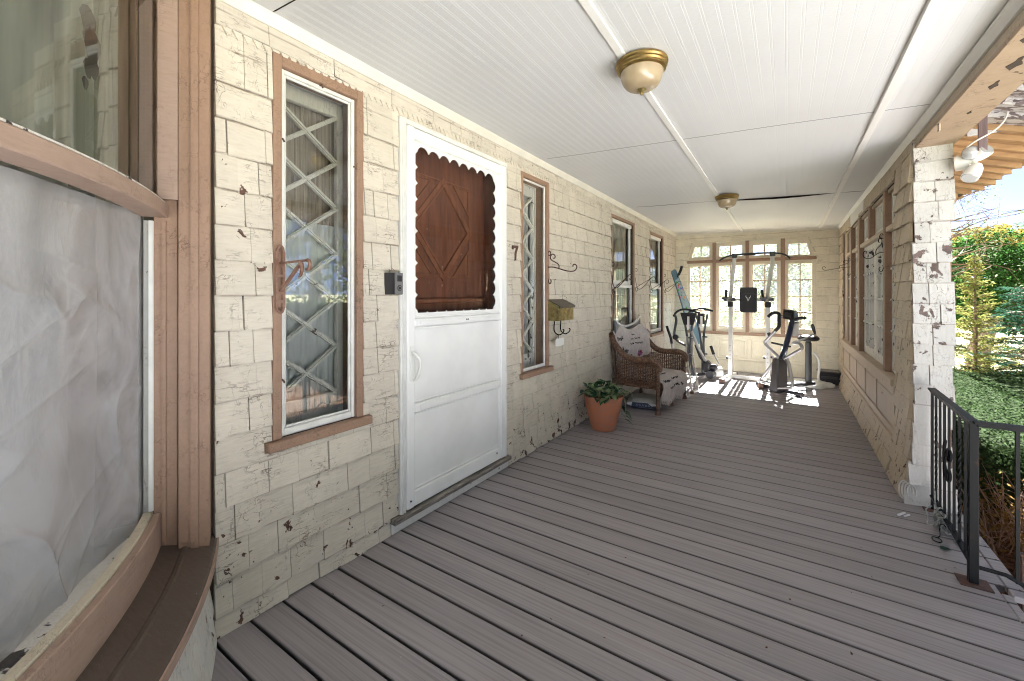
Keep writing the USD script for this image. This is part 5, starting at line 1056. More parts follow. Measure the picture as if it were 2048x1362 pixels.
# upright bike
t = thing('exercise_bike', 'dark upright exercise bike with bent silver moving arms near the end wall', 'exercise bike', (-.09, 6.52, 0), -40)   # local +x along the foot bar, +y back to the seat
m = MB().tube([(-.315, 0, .034), (.315, 0, .034)], .026, 14); obj('front_foot', m, M['black_gloss'], t, smooth=50)
for sg in (-1, 1): obj('foot_cap', MB().tube([(sg * .255, 0, .034), (sg * .325, 0, .034)], .034, 14), M['black_gloss'], t, smooth=50)
m = MB(); sec = [(.01, .085, .065, .05), (.10, .070, .06, .07), (.25, .056, .055, .08), (.44, .046, .045, .09)]; v = []
for z, w, d0, d1 in sec: v += [(-w, -d0, z), (-w * .6, -d0 - .02, z), (w * .6, -d0 - .02, z), (w, -d0, z), (w, d1, z), (-w, d1, z)]
m.raw(v, [[i * 6 + j, i * 6 + (j + 1) % 6, (i + 1) * 6 + (j + 1) % 6, (i + 1) * 6 + j] for i in range(3) for j in range(6)]); m.raw([v[k] for k in range(18, 24)], [[0, 1, 2], [0, 2, 3], [0, 3, 4], [0, 4, 5]]); obj('housing', m, M['housing'], t, smooth=35)
m = MB(); m.box((-.030, .10, .05), (.030, .62, .10), .012); obj('frame_rail', m, M['grey_steel'], t)
obj('column', MB().tube([(0, .05, .42), (.10, .04, .70), (.185, .02, .98)], [.036, .032, .028], 12, smooth=4), M['navy'], t, smooth=50)
con = thing('console', parent=t); m = MB()
m.hexa([(.105, -.045, .965), (.255, -.045, .945), (.245, .045, .930), (.115, .045, .95), (.085, -.015, 1.085), (.240, -.015, 1.075), (.230, .045, 1.06), (.095, .045, 1.07)]); obj('console_shell', m, M['black_gloss'], con)
m = MB(); m.hexa([(.125, -.048, .995), (.215, -.048, .985), (.215, -.040, .985), (.125, -.040, .995), (.118, -.034, 1.045), (.212, -.034, 1.035), (.212, -.026, 1.035), (.118, -.026, 1.045)]); obj('display', m, M['grey_steel'], con)
obj('handlebar', MB().tube([(.02, .02, .99), (.10, 0, .985), (.185, 0, .975), (.27, .0, .965), (.34, -.02, .99)], .014, 10, smooth=4), M['silver'], t, smooth=60)
obj('handle_grip', MB().tube([(.26, 0, .967), (.32, -.015, .982), (.395, -.04, .99)], .019, 10, smooth=3), M['black_rubber'], t, smooth=60)
obj('handle_grip', MB().tube([(-.02, .03, .99), (.06, .01, .988)], .017, 10), M['black_rubber'], t, smooth=60)
for sg, kx in ((-1, 0.0), (1, .06)):
    ar = thing('moving_arm', parent=t)
    if sg < 0:
        obj('arm_tube', MB().tube(rnd([(-.03, .05, .44), (-.225, .01, .615), (-.055, .02, .80)], .035), .020, 12), M['silver'], ar, smooth=60)
        obj('arm_grip', MB().tube(rnd([(-.06, .02, .795), (-.005, .02, .85), (-.005, .02, 1.03), (-.08, .0, 1.035), (-.135, -.02, .975)], .055), .021, 12), M['black_rubber'], ar, smooth=60)
    else:
        obj('arm_tube', MB().tube(rnd([(.04, .05, .43), (.265, .09, .60), (.20, .12, .655), (.08, .14, .64), (.10, .2, .66)], .035), .020, 12), M['silver'], ar, smooth=60)
        obj('arm_tube', MB().tube([(.10, .2, .66), (.18, .27, .72), (.24, .30, .77)], .012, 10, smooth=3), M['silver'], ar, smooth=60)
        m = MB(); m.raw([(.225, .30, .90), (.200, .31, .875), (.205, .31, .83), (.245, .30, .775), (.268, .29, .765), (.268, .29, .80), (.255, .29, .86), (.225, .315, .90), (.200, .325, .875), (.205, .325, .83), (.245, .315, .775), (.268, .305, .765), (.268, .305, .80), (.255, .305, .86)], [[0, 1, 2], [0, 2, 6], [2, 3, 6], [3, 5, 6], [3, 4, 5], [7, 9, 8], [7, 13, 9], [9, 13, 10], [10, 13, 12], [10, 12, 11]] + [x for k in range(7) for x in ([k, (k + 1) % 7, (k + 1) % 7 + 7], [k, (k + 1) % 7 + 7, k + 7])]); obj('arm_grip', m, M['black_rubber'], ar)
    lo = thing('foot_crank', parent=t)
    if sg < 0: obj('crank_tube', MB().tube(rnd([(-.06, .06, .44), (-.265, -.02, .09), (-.06, -.04, .10)], .05), .021, 12), M['silver'], lo, smooth=60)
    else: obj('crank_tube', MB().tube(rnd([(.06, .06, .44), (.11, .04, .40), (.225, -.02, .10), (.04, -.06, .05)], .045), .022, 12), M['silver'], lo, smooth=60)
    obj('knob', MB().tube([(sg * .06, -.02, .44), (sg * .06, -.05, .445)], .016, 8), M['black_rubber'], lo, smooth=40)
obj('bottle_knob', MB().tube([(-.145, .02, .715), (-.145, .0, .755)], .022, 8), M['black_rubber'], t)
obj('foot_rest', MB().tube([(-.135, .04, .625), (.135, .04, .605)], .013, 10), M['black_rubber'], t, smooth=50)
bt = MB().lathe([(0, 0), (.030, .0), (.036, .02), (.042, .16), (.040, .165), (.0, .165)], (.155, .10, .74), 16); obj('bottle', bt, M['white_plastic'], t, smooth=40); obj('bottle_lid', MB().lathe([(0, .166), (.043, .166), (.043, .182), (0, .186)], (.155, .10, .74), 16), M['grey_steel'], t)
# seat unit
t = thing('exercise_stool', 'round black cushioned stool on a dark post with scalloped white base', 'stool', (.255, 7.20, 0))
obj('cushion', MB().lathe([(0, .70), (.06, .703), (.105, .695), (.128, .672), (.130, .652), (.118, .635), (.09, .625), (0, .62)], n=36), M['black_gloss'], t, smooth=60)
obj('post', MB().tube([(0, 0, .06), (0, 0, .60)], .040, 14), M['grey_steel'], t, smooth=50); obj('post', MB().tube([(0, 0, .60), (0, 0, .63)], .030, 14), M['black_vinyl'], t, smooth=50)
m = MB(); P = Polygon([((.24 + .03 * math.cos(5 * a)) * math.cos(a), (.21 + .03 * math.cos(5 * a)) * math.sin(a)) for a in np.linspace(0, 6.283, 60)[:-1]])
m.poly(P, .004, .045, lambda a, b, d_: (a + .03, b, d_)); m.poly(P.buffer(-.03), .045, .060, lambda a, b, d_: (a + .03, b, d_)); obj('base', m, M['white_enamel'], t, smooth=30)
obj('side_tube', MB().tube([(.125, -.02, .06), (.125, -.02, .30), (.11, -.02, .40), (.06, 0, .46)], .016, 10, smooth=4), M['white_enamel'], t, smooth=60)
# folded glider
t = thing('folded_glider', 'folded grey and silver glider exerciser standing in the corner', 'exercise machine', (-1.20, 7.10, 0))
for k, (bx, by, tx, zt) in enumerate(((-.045, -.12, -.085, 1.02), (.11, .16, .06, 1.045))):
    fr_ = thing('handle_frame', parent=t)
    for o in (-.030, .035): obj('upright', MB().tube([(bx + o, by, .03), (tx + o * 1.6, by + .03, .80), (tx + o * 2.6, by + .03, .96)], .017, 10, smooth=3), M['grey_steel'], fr_, smooth=60)
    m = MB().hexa([(tx - .065, by, .80), (tx + .075, by, .80), (tx + .075, by + .05, .80), (tx - .065, by + .05, .80), (tx - .115, by - .01, .985), (tx + .12, by - .01, .985), (tx + .12, by + .05, .985), (tx - .115, by + .05, .985)]) if k == 0 else MB().box((tx - .05, by, .80), (tx + .05, by + .04, .97), .01)
    obj('head', m, M['black_gloss'], fr_)
    obj('handle', MB().tube([(tx - .20, by - .05, .93), (tx - .17, by - .06, .985), (tx - .06, by - .03, 1.04), (tx + .10, by - .03, zt - .01), (tx + .17, by - .06, zt - .03)], .017, 10, smooth=5), M['black_rubber'], fr_, smooth=60)
    m = MB(); m.box((tx - .012, by - .016, .74), (tx + .022, by - .012, .93), .003); obj('label', m, M['white_plastic'], fr_)
    m = MB(); m.tube([(bx - .035, by, .33), (bx + .04, by, .33)], .013, 8); m.tube([(bx - .035, by, .60), (bx + .04, by, .60)], .013, 8); obj('crosspiece', m, M['grey_steel'], fr_, smooth=50)
obj('bent_arm', MB().tube([(-.285, -.10, .935), (-.285, -.12, .70), (-.275, -.12, .58), (-.17, -.12, .50), (-.10, -.12, .46), (-.14, -.12, .30), (-.17, -.12, .16)], .019, 10, smooth=5), M['grey_steel'], t, smooth=60)
obj('joint', MB().tube([(-.27, -.15, .60), (-.27, -.09, .60)], .042, 14), M['black_gloss'], t, smooth=50)
obj('diagonal_bar', MB().tube([(-.03, -.14, .70), (.06, -.16, .48), (.18, -.18, .25)], .021, 10), M['silver'], t, smooth=60)
obj('diagonal_bar', MB().tube([(.02, -.15, .50), (.10, -.17, .33), (.155, -.18, .24)], [.012, .026, .016], 10), M['black_gloss'], t, smooth=60)
obj('side_lever', MB().tube([(.36, .02, .16), (.25, .06, .36)], .010, 8), M['silver'], t, smooth=60); obj('side_grip', MB().tube([(.255, .06, .345), (.21, .08, .47)], .022, 10), M['black_rubber'], t, smooth=60)
m = MB(); m.box((.12, -.22, .10), (.24, -.06, .27), .03); m.box((.20, -.20, .13), (.34, -.04, .22), .03); obj('gear_housing', m, M['black_gloss'], t)
m = MB(); m.tube([(.20, -.14, .085), (.36, -.02, .10)], .075, 16); obj('roller_cover', m, M['white_enamel'], t, smooth=45)
obj('roller_end', MB().tube([(.24, -.26, .075), (.27, -.17, .08)], .058, 16), M['grey_steel'], t, smooth=45)
m = MB(); m.tube([(-.045, -.12, .03), (.16, -.05, .06), (.22, .0, .08)], .022, 10, smooth=3); m.tube([(-.19, -.12, .03), (-.045, -.12, .025), (.11, .16, .025)], .018, 10); obj('base_tube', m, M['grey_steel'], t, smooth=60)
# crutch like walking stick with bent handle, and U-shaped foot
t = thing('walking_frame', 'thin silver folding frame with black foam handle leaning between the loveseat and glider', 'walking frame', (-1.10, 5.98, 0))
obj('leg', MB().tube([(-.12, .55, .66), (-.10, .40, .45), (.085, -.19, .02)], .011, 8), M['silver'], t, smooth=60)
obj('leg', MB().tube([(-.05, .60, .62), (-.03, .46, .45), (.125, -.02, .03)], .011, 8), M['silver'], t, smooth=60)
obj('handle_grip', MB().tube([(-.40, .55, .80), (-.37, .53, .72), (-.33, .50, .62), (-.32, .50, .55)], .019, 10, smooth=4), M['black_rubber'], t, smooth=60)
obj('handle_tube', MB().tube([(-.32, .50, .56), (-.30, .49, .30), (-.16, .50, .03)], .011, 8), M['silver'], t, smooth=60)
m = MB(); m.bar((.085, -.20, .015), (.130, -.01, .02), .03, .025); obj('foot_bar', m, M['white_enamel'], t); obj('foot_cap', B(((.060, -.225, .001), (.105, -.185, .030), .004)), M['brown_cap'], t)
obj('brace', MB().bar((-.30, .49, .30), (-.03, .46, .44), .012, .012), M['silver'], t)
# board leaning in the corner
t = thing('leaning_board', 'slate blue board with colourful flower print leaning in the corner', 'board')
A_, Z_ = np.array((-1.50, 6.98, 1.66)), np.array((-1.20, 7.48, .46)); ax = Z_ - A_; LL = np.linalg.norm(ax); ax /= LL; sd = np.cross((.55, -.5, .35), ax); sd /= np.linalg.norm(sd); nn_ = np.cross(ax, sd)
if nn_[1] > 0: nn_ = -nn_
fb = lambda a, b, d_: tuple(A_ + ax * b + sd * a + nn_ * d_)
shape = Polygon([(-.055, .03), (-.035, .0), (.035, 0), (.055, .03), (.070, .45), (.095, .75), (.105, LL - .22), (.085, LL - .08), (.045, LL - .01), (0, LL), (-.045, LL - .01), (-.085, LL - .08), (-.105, LL - .22), (-.095, .75), (-.070, .45)])
m = MB(); m.poly(shape, -.016, 0, fb); obj('deck', m, M['board_blue'], t)
m = MB(); m.poly(Polygon([(-.045, .16), (.045, .16), (.060, .45), (.078, .70), (.05, .76), (-.05, .76), (-.078, .70), (-.060, .45)]), 0, .003, fb); obj('print_panel', m, M['board_pale'], t)
r = np.random.default_rng(8)
for k in range(18):
    b = r.uniform(.19, .73); a = r.uniform(-.045, .045) * (1 + b * .5); m = MB(); n_ = int(r.integers(4, 7)); R = r.uniform(.007, .014)
    m.poly(unary_union([Point(a + R * math.cos(q * 6.283 / n_), b + R * math.sin(q * 6.283 / n_)).buffer(R * .62, 4) for q in range(n_)]), .003, .0045, fb); obj('printed_flower', m, M[['dot_red', 'dot_orange', 'dot_green', 'dot_blue', 'dot_pink', 'dot_yellow'][int(r.integers(0, 6))]], t)
m = MB(); m.tube([fb(.035, .10, .03), fb(.045, .02, .10), fb(.05, -.03, .13)], .020, 10, smooth=3); m.tube([fb(.03, .13, 0), fb(.035, .10, .03)], .012, 8); obj('black_handle', m, M['black_rubber'], t, smooth=60)
m = MB(); m.poly(Polygon([(-.06, .80), (.06, .80), (.07, 1.0), (-.02, 1.05), (-.07, .95)]), 0, .004, fb); obj('glossy_patch', m, M['silver'], t)
# box in the corner
t = thing('black_box', 'low black plastic case on the floor in the far right corner', 'case', (.50, 7.52, .001))
obj('body', B(((-.125, -.14, 0), (.135, .14, .14), .012)), M['black_gloss'], t); obj('lid', B(((-.130, -.145, .141), (.140, .145, .185), .014)), M['black_gloss'], t); obj('handle', B(((-.09, -.165, .09), (.09, -.142, .12), .005)), M['black_vinyl'], t)

# ================================================================ RAILING
rl = thing('iron_railing', 'black wrought iron porch railing with twisted balusters beside the steps', 'railing')
P0, P1 = np.array((.722, 3.445)), np.array((.690, 2.672))
def rp(q): return P0 + (P1 - P0) * q
m = MB(); m.bar((*rp(-.02), .716), (*rp(1.02), .716), .034, .012); m.bar((*rp(0), .704), (*rp(1), .704), .022, .010); obj('top_rail', m, M['iron'], rl)
m = MB(); m.bar((.688, 2.660, .7165), (1.16, 2.660, .7165), .034, .012); m.bar((.70, 2.660, .704), (1.15, 2.660, .704), .022, .010); obj('top_rail', m, M['iron'], rl)
obj('post', B(((P1[0] - .0155, P1[1] - .0155, .006), (P1[0] + .0155, P1[1] + .0155, .712), .002)), M['iron'], rl); obj('base_plate', B(((P1[0] - .050, P1[1] - .045, .000), (P1[0] + .055, P1[1] + .045, .007), .002)), M['rust'], rl)
m = MB(); m.bar((*rp(.0), .085), (*rp(.985), .085), .024, .010); obj('bottom_rail', m, M['iron'], rl)
obj('base_plate', B(((.680, 3.405, 0.0), (.750, 3.470, .007), .002)), M['rust'], rl)
def baluster(x, y, z0, z1, twist, w=.0095):
    m = MB()
    if not twist: m.box((x - w / 2, y - w / 2, z0), (x + w / 2, y + w / 2, z1)); return m
    n_ = 50; v = []
    for k, z in enumerate(np.linspace(z0, z1, n_ + 1)):
        f_ = (z - z0) / (z1 - z0); a = 0.785 + max(0, min(1, (f_ - .12) / .70)) * 6.283 * 3.0
        for q in range(4): v.append((x + w * .72 * math.cos(a + q * 1.5708), y + w * .72 * math.sin(a + q * 1.5708), z))
    return m.raw(v, [[i * 4 + j, i * 4 + (j + 1) % 4, (i + 1) * 4 + (j + 1) % 4, (i + 1) * 4 + j] for i in range(n_) for j in range(4)])
for k in range(8):
    q = k / 8.2; x, y = rp(q); obj('baluster', baluster(x, y, .006 if k == 0 else .090, .699, k in (1, 6), .0115 if k == 0 else .0095), M['iron'], rl)
for x in (.818, .935, 1.05): obj('baluster', baluster(x, 2.660, .075 - max(0, x - .79) * .75, .699, x > .9 and x < 1, .012), M['iron'], rl)
obj('bottom_rail', MB().tube([(.705, 2.660, .082), (.785, 2.660, .078), (.84, 2.660, .050), (1.16, 2.660, -.19)], .009, 8), M['iron'], rl)
x, y = rp(.44); m = MB()
m.tube([(x, y + .03, .30), (x, y + .05, .36), (x, y + .02, .43), (x, y - .03, .47), (x, y - .055, .44), (x, y - .035, .41), (x, y - .012, .43)], .0075, 6, smooth=5); m.tube([(x, y + .03, .50), (x, y + .055, .42), (x, y + .03, .34), (x, y - .02, .30), (x, y - .045, .33), (x, y - .03, .36), (x, y - .01, .345)], .0075, 6, smooth=5)
obj('scroll', m, M['iron'], rl, smooth=50)
obj('end_post', B(((1.13, 2.642, GZ), (1.166, 2.678, .70), .002)), M['iron'], rl)
t = thing('garden_stake', 'rusty metal post standing in the mulch below the steps', 'post', (.96, 3.05, GZ - .1)); obj('shaft', B(((-.012, -.012, 0), (.012, .012, .66), .002)), M['rust'], t); obj('cap', B(((-.018, -.018, .661), (.018, .018, .675), .004)), M['rust'], t)
t = thing('cord_bundle', 'tangled grey plastic cord bundled around the foot of the railing', 'cord', (.712, 3.17, .05)); r = np.random.default_rng(6); m = MB()
for k in range(16):
    c_ = r.normal(0, .012, 3); a = r.uniform(0, 6.28); n_ = 14; pts = []
    ph, el = r.uniform(0, 6.28), r.uniform(.5, 1.1)
    for q in range(n_): g_ = ph + q * 6.283 / n_ * .9; pts.append(c_ + np.array([.034 * math.cos(g_) * el, .062 * math.sin(g_ + .6 * math.sin(g_)), .034 * math.sin(g_ * 1.7 + a) + .012]) + r.normal(0, .006, 3))
    m.tube(pts, .0034, 5, smooth=3)
m.tube([(0, .05, .02), (-.01, .13, .07), (.004, .20, .10), (.012, .24, .06), (.0, .15, .02), (0, .04, .0)], .0036, 5, smooth=5); m.tube([(0, -.05, .02), (.02, -.12, .0), (.03, -.16, -.03), (.015, -.1, -.045)], .0036, 5, smooth=5)
obj('coils', m, M['cord_grey'], t, smooth=60)
t = thing('chain_hook', 'small dark metal link hanging from the cord bundle onto the boards', 'hook', (.668, 3.06, .002)); m = MB()
m.tube([(-.03, -.055, .006), (-.012, -.062, .006), (0, -.04, .006), (-.004, -.015, .006), (-.022, -.008, .006), (-.034, -.03, .006), (-.03, -.055, .006)], .0026, 6, smooth=4); obj('link', m, M['iron'], t); obj('link', MB().tube([(-.010, -.012, .006), (.004, .005, .03), (.008, .03, .055), (.024, .045, .060), (.034, .04, .05)], .0026, 6, smooth=4), M['iron'], t)
t = thing('coiled_rope', 'pale coil of cord hanging at the bottom corner of the porch pillar', 'cord', (.612, 3.500, .075)); m = MB()
for k in range(4): m.tube([(.012 * k - .01 + .02 * math.cos(a), -.012 - .004 * k, .055 * math.sin(a) * (1 - .08 * k)) for a in np.linspace(0, 6.283, 18)], .0042, 6)
obj('loops', m, M['cord'], t, smooth=60)
t = thing('paper_scrap', 'small white curled scrap lying on the boards by the pillar', 'scrap', (.565, 3.26, .001), 25); m = MB(); m.tube([(-.03, .0, .004), (.0, .012, .008), (.025, .03, .005)], .006, 6); m.tube([(-.005, -.01, .004), (.02, -.005, .010), (.035, .01, .004)], .005, 6); obj('curl', m, M['paper'], t)
r = np.random.default_rng(77); m = MB(); N = 130; p = np.c_[r.uniform(-1.7, .72, N), r.uniform(.9, 6.5, N), np.full(N, .0025)]; m.raw(*leaves(p, np.tile([0, 0, 1.0], (N, 1)), .011, r, jit=.3)); obj('floor_debris', m, M['litter'], kind='stuff', label='tiny leaf crumbs and paint chips scattered over the porch boards', cat='debris')
t = thing('fallen_leaf', 'small green leaf lying on the boards beside the railing', 'leaf', (.665, 2.95, .003)); m = MB(); leaf(m, (-.02, -.02, .003), (.7, .6, .1), (0, 0, 1), .05, .035, .1); leaf(m, (-.01, .0, .003), (.9, -.3, .1), (0, 0, 1), .035, .02, .1); obj('blade', m, M['leaf'], t)

# ================================================================ FLOODLIGHT AND ITS CABLE
t = thing('flood_light', 'white twin headed flood light fixed beside the pillar top', 'flood light', (.835, 3.47, 2.02))
obj('back_box', MB().tube([(-.01, 0, .02), (.045, -.02, .02)], .045, 16), M['white_plastic'], t, smooth=45)
def lamp(m, m2, p, d, L, R):
    p = np.array(p, float); d = np.array(d, float); d /= np.linalg.norm(d)
    m.tube([p, p + d * L * .25, p + d * L * .6, p + d * L], [R * .55, R * .85, R, R * .98], 18); m2.tube([p + d * L, p + d * (L + .006)], [R * .92, R * .85], 18)
hd = thing('lamp_head', parent=t); m, m2 = MB(), MB(); lamp(m, m2, (.05, -.045, .025), (.40, -.60, .35), .075, .036); obj('shade', m, M['white_plastic'], hd, smooth=50); obj('lens', m2, M['lens'], hd, smooth=50)
hd = thing('lamp_head', parent=t); m, m2 = MB(), MB(); lamp(m, m2, (.065, -.055, -.015), (-.42, -.40, -.72), .095, .038); obj('shade', m, M['white_plastic'], hd, smooth=50); obj('lens', m2, M['lens'], hd, smooth=50)
hd = thing('sensor', parent=t); obj('globe', MB().lathe([(.040 * math.cos(a), .040 * math.sin(a)) for a in np.linspace(-1.57, 1.57, 12)], (.035, -.075, .055), 18), M['lens'], hd, smooth=60)
m = MB(); m.tube([(.03, -.02, .02), (.06, -.05, .02)], .02, 10); m.tube([(.02, -.03, -.03), (.05, -.05, -.045)], .016, 10); obj('swivel', m, M['white_plastic'], t, smooth=50)
t = thing('hanging_strip', 'purple brown wooden strip hanging down below the roof boards', 'strip', (.905, 3.36, 2.07)); obj('strip', B(((-.018, -.006, 0), (.018, .006, .235), .002)), M['hanger_wood'], t)
t = thing('white_cable', 'white cable looping from the beam down to the flood light', 'cable'); obj('cable', MB().tube([(.85, 3.38, 2.105), (.875, 3.34, 2.125), (.94, 3.33, 2.165), (.985, 3.34, 2.225), (.995, 3.36, 2.27)], .0045, 8, smooth=6), M['cord'], t, smooth=60)

# ================================================================ PLANTS OUTSIDE
def blob(c, R, n, r, fill=.35, nz=.35, fr=2.2, zmin=None):
    """points spread through an uneven crown, denser near its skin, clumped"""
    d = r.normal(0, 1, (n * 2, 3)); d /= np.linalg.norm(d, axis=1, keepdims=True)
    k = 1 + nz * 2 * (meshkit.fbm(d * fr + np.array(c), 4, 2) - .5); rad = k * (1 - fill * r.random(len(d)) ** 1.7)
    p = d * rad[:, None] * np.array(R) + np.array(c); keep = meshkit.fbm(p * (3.2 / np.mean(R)) + 9, 3, 5) > .40
    p, d = p[keep][:n], d[keep][:n]
    if zmin is not None: q = p[:, 2] > zmin; p, d = p[q], d[q]
    return p, d
def crown(parent, name, c, R, n, size, m, seed, **k):
    r = np.random.default_rng(seed); p, d = blob(c, R, n, r, **k); mm = MB(); mm.raw(*leaves(p, d + [0, 0, .4], size, r)); return obj(name, mm, M[m], parent)
def limbs(parent, base, tip, rad, n, spread, seed, mt='bark', name='branch'):
    r = np.random.default_rng(seed); m = MB(); base, tip = np.array(base, float), np.array(tip, float)
    for k in range(n):
        q = r.uniform(.35, 1); s_ = base + (tip - base) * q; e = s_ + np.array([r.normal(0, 1), r.normal(0, 1), r.uniform(.2, 1.1)]) * spread * r.uniform(.5, 1); mid = (s_ + e) / 2 + r.normal(0, .12, 3) * spread
        m.tube([s_, mid, e], [rad * .5, rad * .3, rad * .08], 6, smooth=3)
        for _ in range(3):
            a = s_ + (e - s_) * r.uniform(.4, .95); m.tube([a, a + r.normal(0, .35, 3) * spread + [0, 0, .1 * spread]], [rad * .16, rad * .04], 5)
    return obj(name, m, M[mt], parent, smooth=60, kind='stuff')
# low ground cover hedge by the porch side
t = thing('hedge', 'low broad hedge of pale topped ground cover beside the porch', 'hedge'); r = np.random.default_rng(41)
hx0, hx1, hy0, hy1, hz_ = 1.06, 4.4, 4.75, 9.6, .16
m = MB(); P = np.zeros((30, 40, 3))
def htop(x, y): return hz_ + .10 * (meshkit.fbm(np.array([[x * 1.4, y * 1.4, 0.]]), 3, 3)[0] - .5) - .25 * max(0, 1 - (y - hy0) / .35) ** 2 - .2 * max(0, 1 - (x - hx0) / .25) ** 2
for i, x in enumerate(np.linspace(hx0 + .06, hx1, 30)):
    for j, y in enumerate(np.linspace(hy0 + .06, hy1, 40)): P[i, j] = (x, y, (htop(x, y) - .10) if 0 < j < 39 and 0 < i < 29 else GZ)
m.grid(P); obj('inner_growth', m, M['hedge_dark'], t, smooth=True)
pts = []; N = 26000
u = np.stack([r.uniform(hx0, hx1, N), hy0 + (hy1 - hy0) * r.random(N) ** 1.35], -1); hz2 = np.array([htop(*q) for q in u[::1]]); pts = np.c_[u, hz2 - .09 * r.random(N) ** 2 + .03 * r.random(N)]; nr = np.tile([0, 0, 1.0], (N, 1))
N2 = 6500; fx = np.c_[r.uniform(hx0, 3.4, N2), hy0 + r.normal(0, .05, N2) + .12 * meshkit.fbm(np.c_[r.uniform(hx0, 3.4, N2) * 3, np.zeros((N2, 2))], 2), GZ + (hz_ - .05 - GZ) * r.random(N2) ** .8]; fn = np.tile([0, -1.0, .3], (N2, 1))
N3 = 4500; gx_ = np.c_[hx0 + r.normal(0, .04, N3), r.uniform(hy0, hy1, N3), GZ + (hz_ - GZ) * r.random(N3)]; gn = np.tile([-1.0, 0, .3], (N3, 1))
m = MB(); m.raw(*leaves(np.vstack([pts, fx, gx_]), np.vstack([nr, fn, gn]), .034, r, asp=.5, jit=.32)); obj('foliage', m, M['hedge'], t)
# big rounded ivy-clad tree
t = thing('ivy_tree', 'big rounded leafy tree with orange new growth on top behind the sapling', 'tree')
obj('trunk', MB().tube([(3.35, 12.6, GZ - .2), (3.40, 12.8, .1), (3.75, 13.3, .8), (4.2, 13.8, 1.3)], [.20, .17, .15, .10], 12, smooth=4), M['bark_pale'], t, smooth=60)
limbs(t, (3.5, 12.9, .5), (4.3, 14.1, 1.8), .10, 8, .8, 3)
crown(t, 'crown', (4.2, 14.3, 1.60), (1.75, 1.6, 1.20), 30000, .085, 'ivy', 51, fill=.4, nz=.22, zmin=.40)
r = np.random.default_rng(52); p, d = blob((4.2, 14.3, 1.64), (1.78, 1.62, 1.22), 14000, r, fill=.10, nz=.22); q = p[:, 2] > 2.15 + .35 * meshkit.fbm(p * 2.5, 2); m = MB(); m.raw(*leaves(p[q], d[q], .075, r)); obj('new_growth', m, M['ivy_orange'], t)
# yellow green conifer sapling
t = thing('conifer_sapling', 'slender yellow green conifer sapling just beyond the hedge', 'tree')
cx, cy = 2.62, 10.1; obj('trunk', MB().tube([(cx, cy, GZ - .1), (cx + .02, cy, .6), (cx, cy, 1.98)], [.035, .026, .006], 8), M['bark'], t, smooth=60)
r = np.random.default_rng(61); m = MB(); mf = MB(); cs, ns = [], []
for k in range(150):
    z = -.30 + 2.2 * r.random() ** .9; L = max(.05, .80 * (1 - (z + .4) / 2.45)) * r.uniform(.6, 1.1); a = r.uniform(0, 6.28); d = np.array([math.cos(a), math.sin(a), r.uniform(.05, .45)]); b = np.array([cx, cy, z])
    m.tube([b, b + d * L * .5, b + d * L - [0, 0, .05 * L]], [.007, .005, .002], 4)
    k2 = int(100 * L) + 8; q = r.random(k2) ** .8; side = np.cross(d, [0, 0, 1]); side /= np.linalg.norm(side)
    cs.append(b + d * (q * L)[:, None] + side * (r.normal(0, .07, k2) * (1.1 - q))[:, None] + r.normal(0, .012, (k2, 3))); ns.append(np.tile([0, 0, 1.0], (k2, 1)))
obj('branch', m, M['twig'], t, kind='stuff'); m = MB(); m.raw(*leaves(np.vstack(cs), np.vstack(ns), .06, r, asp=.28, jit=.5)); obj('crown', m, M['conifer'], t)
# blue green cedar
t = thing('cedar_shrub', 'blue green feathery cedar shrub at the right behind the hedge', 'shrub'); r = np.random.default_rng(71); m = MB(); cs, ns = [], []
cx, cy = 3.25, 10.3; obj('trunk', MB().tube([(cx, cy, GZ - .1), (cx + .05, cy + .02, .3), (cx + .1, cy, 1.2)], [.07, .05, .015], 8), M['bark'], t, smooth=60)
for k in range(170):
    z = -.35 + 1.75 * r.random(); L = (.85 - .45 * (z + .35) / 1.75) * r.uniform(.6, 1.15); a = r.uniform(0, 6.28); d = np.array([math.cos(a), math.sin(a), r.uniform(-.15, .3)]); b = np.array([cx + .05, cy, z]); m.tube([b, b + d * L * .5, b + d * L - [0, 0, .10 * L]], [.010, .006, .002], 4)
    k2 = int(85 * L) + 8; q = .15 + .85 * r.random(k2) ** .7; side = np.cross(d, [0, 0, 1]); side /= np.linalg.norm(side)
    cs.append(b + d * (q * L)[:, None] + side * (r.normal(0, .10, k2) * (1.1 - q))[:, None] - np.c_[np.zeros((k2, 2)), .10 * L * q ** 2] + r.normal(0, .012, (k2, 3))); ns.append(np.tile([0, 0, 1.0], (k2, 1)))
obj('branch', m, M['twig'], t, kind='stuff'); mm = MB(); mm.raw(*leaves(np.vstack(cs), np.vstack(ns), .07, r, asp=.25, jit=.5)); obj('crown', mm, M['cedar'], t)
# rusty shrub in the bed
t = thing('rusty_shrub', 'thin rusty brown shrub growing in the mulch behind the railing', 'shrub'); r = np.random.default_rng(81); m = MB(); cs = []
for k in range(70):
    b = np.array([1.28 + r.normal(0, .16), 4.25 + r.normal(0, .18), GZ]); tip = b + [r.normal(0, .20), r.normal(0, .2), r.uniform(.30, .62)]; mid = (b + tip) / 2 + r.normal(0, .03, 3); m.tube([b, mid, tip], [.005, .004, .0015], 5)
    for _ in range(16): cs.append(b + (tip - b) * r.uniform(.25, 1.0) + r.normal(0, .04, 3))
    for _ in range(2):
        a = b + (tip - b) * r.uniform(.4, .8); m.tube([a, a + r.normal(0, .10, 3)], [.003, .001], 4)
obj('stems', m, M['twig'], t, kind='stuff'); m = MB(); cs = np.array(cs); m.raw(*leaves(cs, np.tile([0, 0, 1.0], (len(cs), 1)), .032, r, asp=.5)); obj('foliage', m, M['rusty_leaf'], t)
t = thing('bare_shrub', 'bare reddish twigs of a second shrub at the right edge behind the post', 'shrub'); m = MB(); cs = []
